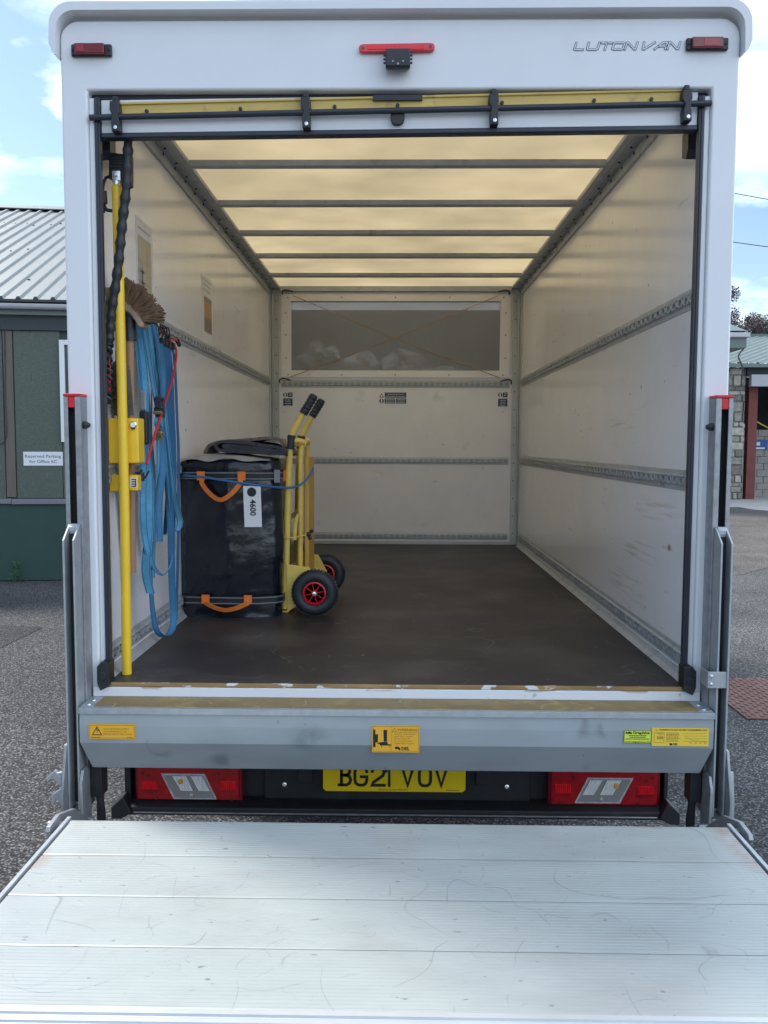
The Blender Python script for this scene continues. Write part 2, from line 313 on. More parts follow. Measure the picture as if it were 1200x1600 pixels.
def text(body, size, O, right, up, m, parent, name='lettering', bold=0., sx=1., spacing=1., align='LEFT', fit=None):
    """flat print; O is the anchor at the baseline, right/up the reading directions"""
    cu = bpy.data.curves.new('t', 'FONT'); cu.body = body; cu.size = 1; cu.offset = bold; cu.space_character = spacing; cu.resolution_u = 2; cu.extrude = 0
    ob = bpy.data.objects.new('t', cu); C.objects.link(ob); dg = bpy.context.evaluated_depsgraph_get(); me = bpy.data.meshes.new_from_object(ob.evaluated_get(dg))
    C.objects.unlink(ob); bpy.data.objects.remove(ob); bpy.data.curves.remove(cu)
    xs = [v.co.x for v in me.vertices]; w = max(xs)-min(xs); x0 = min(xs); cap = .7
    k = size/cap; kx = k*sx
    if fit: kx = fit/w
    dx = 0 if align == 'LEFT' else -w*kx/2 if align == 'CENTER' else -w*kx
    r = Vector(right); u = Vector(up); O = Vector(O)
    b = MB(); b.v = [tuple(O+r*((v.co.x-x0)*kx+dx)+u*(v.co.y*k)) for v in me.vertices]; b.f = [tuple(p.vertices) for p in me.polygons]; b.mi = [0]*len(b.f)
    bpy.data.meshes.remove(me)
    return b.build(name, m, parent)
XR, ZU = (1, 0, 0), (0, 0, 1)
def arc(cx, cz, r, a0, a1, n=8): return [(cx+r*math.cos(R(a0+(a1-a0)*i/n)), cz+r*math.sin(R(a0+(a1-a0)*i/n))) for i in range(n+1)]
def smoothpath(pts, k=6):
    P = [Vector(p) for p in pts]; o = []
    for i in range(len(P)-1):
        a, b, c, d = P[max(i-1, 0)], P[i], P[i+1], P[min(i+2, len(P)-1)]
        for j in range(k):
            t = j/k; o.append(.5*((2*b)+(c-a)*t+(2*a-5*b+4*c-d)*t*t+(3*b-3*c+d-a)*t**3))
    o.append(P[-1]); return o

# ------------------------------------------------------------------ ground
def asphalt(name, base, var, agg, rough=.9, scale=95., bump=.6):
    m = bpy.data.materials.new(name); m.use_nodes = True; n = m.node_tree.nodes; l = m.node_tree.links; b = n['Principled BSDF']; b.inputs['Roughness'].default_value = rough; b.inputs['Specular IOR Level'].default_value = .35
    tc = n.new('ShaderNodeTexCoord')
    v = n.new('ShaderNodeTexVoronoi'); v.inputs['Scale'].default_value = scale; l.new(tc.outputs['Object'], v.inputs['Vector'])
    r = n.new('ShaderNodeSeparateColor'); l.new(v.outputs['Color'], r.inputs[0])
    cr_ = n.new('ShaderNodeValToRGB'); e = cr_.color_ramp.elements; e[0].position = 0; e[0].color = (*[c*(1-var) for c in base], 1); e[1].position = 1; e[1].color = (*agg, 1)
    k = cr_.color_ramp.elements.new(.62); k.color = (*base, 1); l.new(r.outputs[0], cr_.inputs[0])
    t = n.new('ShaderNodeTexNoise'); t.inputs['Scale'].default_value = .9; t.inputs['Detail'].default_value = 8; l.new(tc.outputs['Object'], t.inputs[0])
    mr = n.new('ShaderNodeMapRange'); mr.inputs[1].default_value = .3; mr.inputs[2].default_value = .7; mr.inputs[3].default_value = .68; mr.inputs[4].default_value = 1.28; l.new(t.outputs['Fac'], mr.inputs[0])
    # dark gaps between stones
    g = n.new('ShaderNodeMapRange'); g.inputs[1].default_value = .25; g.inputs[2].default_value = .62; g.inputs[3].default_value = 1; g.inputs[4].default_value = .25; l.new(v.outputs['Distance'], g.inputs[0])
    mu = n.new('ShaderNodeMath'); mu.operation = 'MULTIPLY'; l.new(mr.outputs[0], mu.inputs[0]); l.new(g.outputs[0], mu.inputs[1])
    x = n.new('ShaderNodeVectorMath'); x.operation = 'SCALE'; l.new(cr_.outputs[0], x.inputs[0]); l.new(mu.outputs[0], x.inputs['Scale']); l.new(x.outputs[0], b.inputs['Base Color'])
    bp = n.new('ShaderNodeBump'); bp.inputs['Strength'].default_value = bump; bp.inputs['Distance'].default_value = .006; bp.invert = True
    l.new(v.outputs['Distance'], bp.inputs['Height']); l.new(bp.outputs[0], b.inputs['Normal'])
    return m
asph = asphalt('coarse_asphalt', (.138, .134, .132), .55, (.34, .335, .33))
asph_old = asphalt('old_worn_asphalt', (.19, .165, .145), .3, (.29, .26, .24), scale=60, bump=.3)
patch_m = asphalt('dark_patch_asphalt', (.085, .083, .083), .6, (.24, .235, .23), scale=110)
b = MB(); b.add([(-4.6, 3.2, -1.6965), (-3.3, 3.3, -1.6965), (-3.25, 5.1, -1.6965), (-4.4, 5.3, -1.6965)], [(0, 1, 2, 3)]); b.build('asphalt_patch', patch_m, kind='structure')
conc = mat('pale_concrete', (.46, .44, .41), .85, var=.1, vs=2, bump=.1, bs=30)
b = MB(); b.add([(-900, -900, -1.7), (900, -900, -1.7), (900, 900, -1.7), (-900, 900, -1.7)], [(0, 1, 2, 3)]); b.build('ground', asph, kind='structure')
b = MB(); b.add([(3.2, 8.4, -1.696), (4.6, 8.7, -1.696), (5.4, 9.6, -1.696), (7.0, 9.9, -1.696), (16, 8.6, -1.696), (60, 9, -1.696), (60, 60, -1.696), (2.5, 60, -1.696), (2.5, 10, -1.696)], [tuple(range(9))]); b.build('worn_road', asph_old, kind='structure')
b = MB(); b.box(8.6, 9.6, 21.6, 27, -1.696, -1.690); b.add([(9.6, 20.6, -1.69), (14, 13.5, -1.69), (18, 13.5, -1.69), (18, 27, -1.69), (9.6, 27, -1.69)], [(0, 1, 2, 3, 4)]); b.build('concrete_apron', conc, kind='structure')

# ------------------------------------------------------------------ the van
van = thing('luton_van', 'white box van seen from behind with its load door rolled up and tail lift lowered', 'van', (0, 2.5, -1.7))
def part(b, name, m, **k): return b.build(name, m, van, **k)
# rear surround
fr = [(-1.07, -.84), (-1.07, 1.16)]+[(x, z) for x, z in arc(-.95, 1.21, .12, 180, 90)]+[(x, z) for x, z in arc(.95, 1.21, .12, 90, 0)]+[(1.07, 1.16), (1.07, -.84), (.985, -.84), (.985, 1.118), (-.985, 1.118), (-.985, -.84)]
b = MB()
n = len(fr)
inner = [(-1.07+0, z) for z in (0,)]
# build as three butted pieces: two posts and a header with rounded top corners
fr = [(-1.07, -.838)]+arc(-1.01, 1.272, .06, 180, 90, 6)+arc(1.01, 1.272, .06, 90, 0, 6)+[(1.07, -.838), (.985, -.838), (.985, 1.118), (-.985, 1.118), (-.985, -.838)]
b.prism(fr, 'y', 0, .09)
fo = part(b, 'rear_frame', white_paint, bevel=.009, seg=3)
# side post inner return: a stepped flange beside the seal
b = MB()
for s in (-1, 1):
    b.box(s*.985, s*.968, .012, .06, -.80, 1.10)
part(b, 'frame_flange', white_paint, bevel=.003)
# roof cap with drooping rounded corners
oc = [(-1.082, 1.222), (-1.093, 1.250)]+arc(-1.020, 1.303, .071, 180, 90, 10)+arc(1.020, 1.303, .071, 90, 0, 10)+[(1.093, 1.250), (1.082, 1.222)]
ic = [(1.0715, 1.215), (1.0715, 1.255)]+arc(1.012, 1.290, .058, 0, 90, 10)+arc(-1.012, 1.290, .058, 90, 180, 10)+[(-1.0715, 1.255), (-1.0715, 1.215)]
b = MB()
P_ = oc; Q_ = [(a*1.0, c) for a, c in reversed(ic)]
m_ = min(len(P_), len(Q_))
for i in range(m_-1):
    p0, p1, q0, q1 = P_[i], P_[i+1], Q_[i], Q_[i+1]
    vs = [(p0[0], -.034, p0[1]), (p1[0], -.034, p1[1]), (q1[0], -.034, q1[1]), (q0[0], -.034, q0[1])]+[(p0[0], .16, p0[1]), (p1[0], .16, p1[1]), (q1[0], .16, q1[1]), (q0[0], .16, q0[1])]
    fs = [(0, 1, 2, 3), (7, 6, 5, 4), (0, 4, 5, 1), (2, 6, 7, 3)]
    if i == 0: fs.append((3, 7, 4, 0))
    if i == m_-2: fs.append((1, 5, 6, 2))
    b.add(vs, fs)
cap_o = part(b, 'roof_cap', white_paint, smooth=True)
# body sides, roof, floor, bulkhead
b = MB(); b.box(-1.055, -.985, .09, 4.15, -.84, 1.232); lw = part(b, 'side_wall', wall_grp)
b = MB(); b.box(.985, 1.055, .09, 4.15, -.84, 1.232); part(b, 'side_wall', wall_grp)
b = MB()
for s in (-1, 1): b.box(s*1.055, s*1.062, .09, 5.3, -.84, 1.30)
part(b, 'outer_skin', white_paint)
b = MB(); b.box(-.985, .985, .16, 4.15, 1.235, 1.239); part(b, 'roof_panel', roof_t)
b = MB(); b.box(-.985, .985, .0, 4.108, -.855, -.782-.011)
part(b, 'load_floor', floor_m)
b = MB(); b.box(-.985, .985, -.012, .0, -.806, -.7925); part(b, 'floor_edge', wood_edge, bevel=.003)
b = MB(); b.box(-1.004, 1.004, -.014, .0, -.838, -.8065); part(b, 'white_sill', sill_white, bevel=.002)
b = MB()
b.box(-.985, -.82, 4.108, 4.15, -.793, 1.235); b.box(.82, .985, 4.108, 4.15, -.793, 1.235); b.box(-.82, .82, 4.108, 4.15, -.793, .585); b.box(-.82, .82, 4.108, 4.15, 1.12, 1.235)
part(b, 'bulkhead', bulk_grp)
wf = MB()
for x0, x1, z0, z1 in ((-.9, -.822, .528, 1.176), (.822, .9, .528, 1.176), (-.822, .822, .528, .583), (-.822, .822, 1.122, 1.176)): wf.box(x0, x1, 4.092, 4.106, z0, z1)
wfo = part(wf, 'window_frame', bulk_grp, bevel=.002)
b = MB()
for x in (-.82, -.41, 0, .41, .82):
    for z in (.55, 1.15): b.lathe([(.007, 0), (.007, -.004), (0, -.005)], (x*1.03, 4.092, z), 'y', 6)
for z in (.68, .86, 1.03):
    for x in (-.862, .862): b.lathe([(.007, 0), (.007, -.004), (0, -.005)], (x, 4.092, z), 'y', 6)
b.build('screw', galv, wfo)
b = MB(); b.box(-.822, .822, 4.112, 4.116, .583, 1.122); part(b, 'window_pane', hazy)
# compartment over the cab, seen hazily through the window
b = MB(); b.box(-.985, .985, 4.15, 5.3, .44, .46); b.box(-.985, .985, 5.3, 5.33, .44, 1.235); b.box(-.998, -.985, 4.15, 5.3, .44, 1.235); b.box(.985, .998, 4.15, 5.3, .44, 1.235)
part(b, 'overcab_shell', mat('grey_lining', (.36, .36, .36), .7, var=.1, vs=4))
b = MB(); b.add([(-.985, 4.15, 1.235), (.985, 4.15, 1.235), (.985, 5.33, 1.235), (-.985, 5.33, 1.235)], [(0, 1, 2, 3)]); part(b, 'overcab_roof', translucent('dim_roof_sheet', (.60, .59, .56), (.4, .4, .39), .6))
b = MB(); b.tube([(-.62, 5.28, 1.2), (-.42, 5.27, .5)], .008); b.tube([(.52, 5.28, 1.2), (.34, 5.27, .5)], .008); part(b, 'overcab_brace', galv)
# cab (hidden from behind, there from the side)
cabp = [(4.2, -1.25), (6.25, -1.25), (6.35, -.75), (6.15, -.45), (5.55, -.30), (5.05, .40), (4.2, .43)]
b = MB(); b.prism(cabp, 'x', -.99, .99); part(b, 'cab', white_paint, bevel=.05, seg=3)
b = MB(); b.add([(-.92, 5.62, -.30+.04), (.92, 5.62, -.26), (.88, 5.14, .36), (-.88, 5.14, .36)], [(0, 1, 2, 3)]); part(b, 'windscreen', glass)
for s in (-1, 1):
    b = MB(); b.prism([(4.6, -.30), (5.45, -.30), (5.02, .30), (4.6, .32)], 'x', s*.992, s*.996); part(b, 'side_window', glass)
for (y, xs) in ((1.55, (-.87, .87)), (5.35, (-.9, .9))):
    for x in xs:
        w_ = MB(); w_.lathe([(.19, -.1), (.33, -.1), (.35, -.06), (.35, .06), (.33, .1), (.19, .1)], (x, y, -1.35), 'x', 28)
        wo = part(w_, 'wheel', rubber, smooth=True); MB().lathe([(.0, -.05), (.19, -.05), (.19, .05), (0, .05)], (x, y, -1.35), 'x', 20).build('rim', galv, wo)
b = MB(); b.box(-.46, -.38, .33, 6.0, -1.05, -.87); b.box(.38, .46, .33, 6.0, -1.05, -.87)
for y in (.5, 1.2, 2.0, 3.0, 4.0): b.box(-.98, .98, y, y+.05, -.90, -.86)
b.tube([(-.87, 1.55, -1.35), (.87, 1.55, -1.35)], .05); part(b, 'chassis', blackmat)
# roof rails, cross bars, corner posts
for s in (-1, 1):
    b = MB(); b.box(s*.905, s*.985, .3, 4.108, 1.214, 1.2345); b.box(s*.972, s*.985, .3, 4.108, 1.165, 1.2138)
    b.box(s*.938, s*.944, .3, 4.108, 1.207, 1.2138)
    o = part(b, 'roof_rail', rail_m, bevel=.003)
    q = MB()
    for k in range(20): q.lathe([(.006, 0), (.006, -.004), (0, -.005)], (s*.955, .45+k*.19, 1.2135), 'z', 6); q.lathe([(.006, 0), (.006, .004), (0, .005)], (s*.972 - (s*.009), .45+k*.19, 1.19), 'x', 6)
    q.build('rivet', blackmat, o)
bars = None
for y in (.42, 1.075, 1.70, 2.32, 2.93, 3.58):
    b = MB(); b.prism([(y-.022, 1.212), (y-.008, 1.207), (y+.008, 1.207), (y+.022, 1.212), (y+.034, 1.234), (y-.034, 1.234)], 'x', -.904, .904)
    part(b, 'roof_bar', rail_m, bevel=.002)
b = MB(); b.box(-.904, .904, 4.07, 4.105, 1.195, 1.234); part(b, 'roof_bar', rail_m, bevel=.002)
for s in (-1, 1):
    b = MB(); b.box(s*.918, s*.985, 4.094, 4.1075, -.79, 1.19); b.box(s*.973, s*.985, 4.02, 4.0938, -.79, 1.164); b.tube([(s*.966, 4.086, -.79), (s*.966, 4.086, 1.19)], .010, 8)
    o = part(b, 'corner_post', post_m, bevel=.002)
    q = MB()
    for k in range(14): q.lathe([(.005, 0), (.005, -.003), (0, -.004)], (s*.938, 4.094, -.7+k*.14), 'y', 6)
    q.build('rivet', blackmat, o)
# tie rails with punched holes
def tie_rail(L0, L1, z0, z1, put, pitch=.062, hr=(.0175, .019)):
    """strip with oval holes along L; put(l, z, d) -> point, d = stand-off from the wall"""
    b = MB(); zc = (z0+z1)/2; hz = (z1-z0)/2
    d = .012
    # flanges
    def q(l0, l1, za, zb, da, db_): b.add([put(l0, za, da), put(l1, za, da), put(l1, zb, db_), put(l0, zb, db_)], [(0, 1, 2, 3)])
    e = hz*.42
    q(L0, L1, z0, zc-e-.004, .002, .003); q(L0, L1, zc-e-.004, zc-e, .003, d); q(L0, L1, zc+e, zc+e+.004, d, .003); q(L0, L1, zc+e+.004, z1, .003, .002)
    q(L0, L1, z0-.002, z0, 0, .002); q(L0, L1, z1, z1+.002, .002, 0)
    n = int((L1-L0)/pitch); p = (L1-L0)/n; K = 10
    for i in range(n):
        lc = L0+(i+.5)*p
        outer = []; innr = []
        for k in range(K):
            a = 2*math.pi*(k+.5)/K; ca, sa = math.cos(a), math.sin(a); t = 1/max(abs(ca), abs(sa))
            outer.append((lc+ca*t*p/2, zc+sa*t*e)); innr.append((lc+ca*hr[0], zc+sa*min(hr[1], e*.85)))
        vs = [put(a_, c_, d) for a_, c_ in outer]+[put(a_, c_, d) for a_, c_ in innr]+[put(a_, c_, .001) for a_, c_ in innr]
        fs = [(k, (k+1) % K, K+(k+1) % K, K+k) for k in range(K)]+[(K+k, K+(k+1) % K, 2*K+(k+1) % K, 2*K+k) for k in range(K)]
        b.cur = 0; b.add(vs, fs); b.cur = 1; b.add([put(a_, c_, .0015) for a_, c_ in innr], [tuple(range(K))]); b.cur = 0
    return b
for s in (-1, 1):
    for z0, z1 in ((.455, .522), (-.152, -.083), (-.755, -.688)):
        b = tie_rail(.06, 4.02, z0, z1, lambda l, z, d: (s*(.985-d), l, z)); part(b, 'tie_rail', [rail_m, dark_slot])
    # kick angle along the floor
    b = MB(); b.add([(s*.985, .06, -.765), (s*.979, .06, -.765), (s*.973, .06, -.78), (s*.955, .06, -.7925), (s*.985, 4.02, -.765), (s*.979, 4.02, -.765), (s*.973, 4.02, -.78), (s*.955, 4.02, -.7925)], [(0, 1, 5, 4), (1, 2, 6, 5), (2, 3, 7, 6)])
    part(b, 'floor_angle', rail_m)
for z0, z1 in ((.452, .508), (-.152, -.098), (-.752, -.700)):
    b = tie_rail(-.9, .9, z0, z1, lambda l, z, d: (l, 4.108-d, z), pitch=.045, hr=(.013, .018)); part(b, 'tie_rail', [post_m, rail_m])
b = MB(); b.box(-.917, .917, 4.10, 4.1075, -.7925, -.766); part(b, 'bulkhead_kick_strip', post_m, bevel=.002)
# black door tracks / seals in the opening
for s in (-1, 1):
    b = MB(); b.box(s*.967, s*.950, .008, .030, -.76, 1.10); b.box(s*.9665, s*.957, .004, .0079, -.76, 1.10); part(b, 'door_track', seal_m, bevel=.003)
    b = MB(); b.prism([(s*.945, -.80), (s*.975, -.815), (s*.985, -.79), (s*.985, -.735), (s*.97, -.718), (s*.945, -.722)], 'y', -.03, .03)
    b.lathe([(0, -.034), (.014, -.034), (.016, -.03)], (s*.966, 0, -.765), 'y', 14)
    part(b, 'track_foot', blackp, bevel=.003)
b = MB(); b.box(-.985, .985, .035, .07, 1.103, 1.1175); part(b, 'top_seal', seal_m, bevel=.002)
b = MB(); b.prism([(.10, 1.03), (.16, 1.03), (.16, .955), (.12, .94), (.10, .965)], 'x', .948, .984); b.prism([(.10, 1.03), (.16, 1.03), (.16, .955), (.12, .94), (.10, .965)], 'x', -.984, -.948); part(b, 'track_bracket', seal_m)
# rolled-up shutter: bottom slat with bars, hangs slightly out of level
def tilt(v): return Vector((v.x, v.y, v.z+.0105*v.x))
dr = MB().box(-.949, .949, .020, .032, 1.003, 1.106).xform(tilt).build('shutter_slat', white_paint, van, bevel=.002)
MB().box(-.949, .949, .012, .05, .986, 1.0025).xform(tilt).build('rubber_seal', seal_m, dr, bevel=.004)
MB().box(-.95, .95, .09, .34, 1.135, 1.19).box(-.95, .95, .046, .36, 1.10, 1.134).build('shutter_roll', white_paint, van)
MB().prism([(.008, 1.060), (.0195, 1.060), (.0195, 1.102), (.008, 1.102), (.008, 1.096), (.0135, 1.094), (.0135, 1.068), (.008, 1.066)], 'x', -.895, .895).xform(lambda v: Vector((v.x, v.y, v.z+.0200*v.x-.0))).build('yellow_strip', yellow_rail, dr)
b = MB()
for x in (-.80, -.50, -.20, .0, .28+.05, .62, .80): b.lathe([(.006, 0), (.006, -.006), (0, -.007)], (x, .0135, 1.074+.0200*x), 'y', 8)
b.build('bolt', blackp, dr)
MB().tube([(-.978, -.004, 1.052-.0190), (.982, -.004, 1.052+.0190)], .0095, 10).build('grab_bar', seal_m, dr, smooth=True)
b = MB()
MB().prism([(-.022, 1.03), (-.018, 1.018), (-.008, 1.012), (.008, 1.012), (.018, 1.018), (.022, 1.03), (.022, 1.05), (-.022, 1.05)], 'y', .0, .018).build('pull_tab', blackp, dr, bevel=.002)
MB().box(-.078, .078, .004, .0195, 1.087, 1.104).build('finger_slot', blackp, dr)
for x in (-.895, -.290, .302, .905):
    z = 1.05+.0155*x
    b = MB(); b.prism([(x-.015, z+.044), (x+.013, z+.046), (x+.016, z+.02), (x+.011, z+.004), (x+.014, z-.018), (x+.015, z-.050), (x-.010, z-.050), (x-.012, z-.016), (x-.007, z), (x-.016, z+.018)], 'y', -.018, .0195)
    b.prism([(x-.009, z+.046), (x+.009, z+.046), (x+.008, z+.062), (x-.008, z+.062)], 'y', -.010, .0195)
    o = b.build('latch_bracket', blackp, dr, bevel=.003)
    MB().lathe([(.006, 0), (.006, -.003), (0, -.004)], (x+.003, -.018, z-.038), 'y', 8).build('bolt', chrome, o)
# marker lamps, brake light, camera, lettering
for s, x0, x1, z0, z1 in ((-1, -1.030, -.902, 1.218, 1.255), (1, .898, 1.028, 1.229, 1.266)):
    b = MB(); b.box(x0, x1, -.014, -.001, z0, z1)
    o = part(b, 'marker_lamp', blackp, bevel=.004)
    w = x1-x0; MB().box(x0+.014, x1-.020, -.026, -.0145, z0+.003, z1-.002).build('lens', dred, o, bevel=.003)
    (MB().box(x0+.022, x0+.046, -.0275, -.0262, z0+.008, z1-.007) if s < 0 else MB().box(x0+.050, x1-.034, -.0275, -.0262, z0+.008, z1-.007)).build('reflector', marker_m, o)
    q = MB()
    for x in (x0+.007, x1-.009): q.lathe([(.004, 0), (.004, -.003), (0, -.003)], (x, -.014, (z0+z1)/2), 'y', 8)
    q.build('screw', dark_slot, o)
b = MB(); b.prism(arc(-.110, 1.238, .0125, 90, 270, 6)+arc(.103, 1.241, .0125, -90, 90, 6), 'y', -.016, -.001); o = part(b, 'brake_light', brake_m, bevel=.003)
MB().box(-.095, .085, -.018, -.0162, 1.233, 1.245).build('lens', bred, o)
q = MB(); [q.lathe([(.0045, 0), (.0045, -.003), (0, -.003)], (x, -.016, z), 'y', 8) for x, z in ((-.109, 1.238), (.102, 1.241))]; q.build('screw', dred, o)
b = MB(); b.prism([(-.06, 1.185), (-.055, 1.218), (-.035, 1.228), (-.001, 1.228), (-.001, 1.178), (-.045, 1.162), (-.06, 1.165)], 'x', -.038, .038); o = part(b, 'rear_camera', blackp, bevel=.003)
q = MB(); q.lathe([(.003, 0), (.003, -.004), (0, -.004)], (0, -.061, 1.170), 'y', 12); [q.lathe([(.003, 0), (.003, -.003), (0, -.003)], (x, -.0605, 1.178), 'y', 6) for x in (-.016, .016)]
q.build('camera_lens', galv, o)
q = MB()
for s in (-1, 1):
    for z in (1.186, 1.197, 1.208): q.tube([(s*.038, -.03, z), (s*.045, -.03, z)], .003, 6)
q.build('adjuster', blackp, o)
# outlined squared-off lettering
GL = {'L': [[(0, 1), (0, .12), (.1, 0), (1, 0)]], 'U': [[(0, 1), (0, .12), (.1, 0), (.9, 0), (1, .12), (1, 1)]], 'T': [[(0, 1), (1, 1)], [(.5, 1), (.5, 0)]],
      'O': [[(.1, 0), (.9, 0), (1, .12), (1, .88), (.9, 1), (.1, 1), (0, .88), (0, .12), (.1, 0)]], 'N': [[(0, 0), (0, 1), (.12, 1), (.88, 0), (1, 0), (1, 1)]],
      'V': [[(0, 1), (.08, .0), (.22, 0), (1, 1)]], 'A': [[(0, 0), (.62, 1), (1, 1), (1, 0)], [(.3, .42), (1, .42)]]}
def stroke(b, pts, w, y):
    pts = [Vector((p[0], 0, p[1])) for p in pts]; L = []; Rr = []
    closed = (pts[0]-pts[-1]).length < 1e-6
    n = len(pts)
    for i, p in enumerate(pts):
        a = pts[i]-pts[i-1] if i > 0 else (pts[-1]-pts[-2] if closed else pts[1]-pts[0]); c = pts[i+1]-pts[i] if i < n-1 else (pts[1]-pts[0] if closed else pts[-1]-pts[-2])
        a.normalize(); c.normalize(); na = Vector((-a.z, 0, a.x)); nc = Vector((-c.z, 0, c.x)); m = (na+nc); m = m.normalized() if m.length > .1 else na; k = w/2/max(.45, m.dot(na))
        e = Vector()
        if not closed and i == 0: e = -c*w/2
        if not closed and i == n-1: e = a*w/2
        L.append(p+m*k+e); Rr.append(p-m*k+e)
    vs = [(q.x, y, q.z) for q in L]+[(q.x, y, q.z) for q in Rr]
    b.add(vs, [(i, i+1, n+i+1, n+i) for i in range(n-1)])
bo, bi = MB(), MB(); x = .552
lw_ = .0330
for ch in 'LUTON VAN':
    if ch == ' ': x += .014; continue
    for st in GL[ch]:
        pts = [(x+p[0]*lw_*(.8 if ch == 'L' else 1)+p[1]*.006, 1.2465-.010+p[1]*.0195+(x-.55)*.004) for p in st]
        stroke(bo, pts, .0074, -.0014); stroke(bi, pts, .0030, -.0020)
    x += lw_+.0065
o = part(bo, 'lettering', letter_d); bi.build('lettering_core', white_paint, o)
# tail lift: cover box, step, stickers
prof = [(-.138, -.842), (-.138, -.857), (-.132, -.859), (-.134, -.90), (-.132, -.955), (-.095, -1.049), (-.087, -1.053), (-.03, -1.053), (-.03, -1.0), (-.0145, -.87), (-.0145, -.842)]
b = MB()
xs = [(-1.008, 0), (1.012, 0)]
nn_ = len(prof); vs = []
for sgn in (-1, 1):
    for (y, z) in prof:
        tz = max(0, min(1, (-.955-z)/.09)); vs.append((sgn*(1.008-.026*tz), y, z))
b.add(vs, [tuple(range(nn_)), tuple(range(2*nn_-1, nn_-1, -1))]+[(i, i+nn_, (i+1) % nn_+nn_, (i+1) % nn_) for i in range(nn_)])
cover = part(b, 'lift_cover', zinc)
MB().prism([(-.141, -.8395), (-.141, -.8585), (-.1385, -.8585), (-.1385, -.842), (-.120, -.842), (-.120, -.8395)], 'x', -1.009, 1.009).build('cover_lip', galv_pale, cover, bevel=.001)
MB().box(-.965, .965, -.1195, -.015, -.8418, -.8375).build('step_plate', step_y, cover)
MB().box(-1.008, -.9655, -.1195, -.015, -.8418, -.838).box(.9655, 1.008, -.1195, -.015, -.8418, -.838).build('step_end', galv_pale, cover)
q = MB()
for s in (-1, 1):
    for yy in (-.105, -.06): q.lathe([(.008, 0), (.007, .003), (0, .004)], (s*.985, yy, -.838), 'z', 8)
q.lathe([(.010, 0), (.009, -.004), (0, -.005)], (-.03, -.094, -1.035), 'y', 8)
for x in (-.6, -.2, .15, .5, .3): q.lathe([(.005, 0), (.005, -.01), (0, -.011)], (x, -.055, -1.053), 'z', 6)
q.build('rivet', chrome, cover)
YS = -.1365
def sticker(x0, x1, z0, z1, m, parent=cover, y=YS, border=None):
    o = MB().box(x0, x1, y, y+.0012, z0, z1).build('sticker', m, parent, bevel=0); return o
def line_rect(b, x0, x1, z0, z1, w, y):
    b.box(x0, x1, y, y+.0003, z0, z0+w); b.box(x0, x1, y, y+.0003, z1-w, z1); b.box(x0, x0+w, y, y+.0003, z0+w, z1-w); b.box(x1-w, x1, y, y+.0003, z0+w, z1-w)
def tri(b, cx, z0, w, h, y, t=.12):
    o = [(cx-w/2, z0), (cx+w/2, z0), (cx, z0+h)]; c = (cx, z0+h*.36); i_ = [(c[0]+(p[0]-c[0])*(1-t*3), c[1]+(p[1]-c[1])*(1-t*3)) for p in o]
    vs = [(p[0], y, p[1]) for p in o]+[(p[0], y, p[1]) for p in i_]; b.add(vs, [(0, 1, 4, 3), (1, 2, 5, 4), (2, 0, 3, 5)])
T = .0004
o = sticker(-.978, -.828, -.941, -.892, stick_o)
b = MB(); line_rect(b, -.975, -.831, -.938, -.895, .0012, YS-T); tri(b, -.951, -.929, .036, .031, YS-T)
b.add([(-.951, YS-T, -.902), (-.955, YS-T, -.913), (-.9505, YS-T, -.9125), (-.953, YS-T, -.924), (-.946, YS-T, -.9105), (-.950, YS-T, -.911)], [(0, 1, 2, 3, 4, 5)]); b.build('pictogram', brownink, o)
for i, s in enumerate(('ISOLATE POWER SUPPLY', 'IN AN EMERGENCY OR', 'BEFORE REMOVING COVER')): text(s, .0052, (-.930, YS-T, -.9105-.0085*i), XR, ZU, brownink, o, fit=(.082, .074, .092)[i])
b = MB(); b.box(-.97, -.94, YS-T, YS-T+.0002, -.936, -.9345); b.box(-.855, -.836, YS-T, YS-T+.0002, -.936, -.9345); b.build('small_print', brownink, o)
# centre warning: pictogram of the lift closing on a boot
o = sticker(-.072, .079, -.976, -.888, stick_o)
b = MB(); line_rect(b, -.069, .076, -.973, -.891, .0009, YS-T); b.box(-.0095, -.0087, YS-T, YS-T+.0003, -.972, -.892); b.box(-.0086, .075, YS-T, YS-T+.0003, -.9105, -.9097)
tri(b, -.001, -.908, .014, .0125, YS-T, .1)
b.build('sticker_rule', brownink, o)
b = MB()
for poly in ([(-.068, -.902), (-.0615, -.902), (-.0615, -.917), (-.053, -.917), (-.053, -.944), (-.0605, -.944), (-.0605, -.959), (-.068, -.959)], [(-.036, -.903), (-.024, -.903), (-.024, -.941), (-.0345, -.941)],
             [(-.037, -.942), (-.023, -.942), (-.022, -.949), (-.011, -.950), (-.011, -.9535), (-.046, -.9535), (-.048, -.9495), (-.057, -.947), (-.054, -.945)], [(-.042, -.954), (-.040, -.954), (-.0405, -.962), (-.0415, -.962)], [(-.016, -.954), (-.014, -.954), (-.0145, -.962), (-.0155, -.962)]):
    b.add([(p[0], YS-T, p[1]) for p in poly], [tuple(range(len(poly)))])
b.build('pictogram', ink, o)
text('WARNING', .0085, (.008, YS-T, -.9065), XR, ZU, brownink, o, fit=.064, bold=.01)
for i, s in enumerate(('TAILLIFT CAN CRUSH', 'KEEP FEET CLEAR', 'FROM EDGE OF', 'PLATFORM WHEN', 'OPERATING TAILLIFT')): text(s, .0042, (-.002, YS-T, -.918-.0078*i), XR, ZU, brownink, o, fit=(.068, .060, .050, .056, .064)[i])
text('DEL', .0105, (.022, YS-T, -.9685), XR, ZU, ink, o, bold=.035, fit=.026)
b = MB(); b.add([(.0, YS-T, -.960), (.006, YS-T, -.956), (.013, YS-T, -.958), (.018, YS-T, -.961), (.018, YS-T, -.969), (.014, YS-T, -.969), (.010, YS-T, -.964), (.003, YS-T, -.966)], [tuple(range(8))]); b.build('emblem', ink, o)
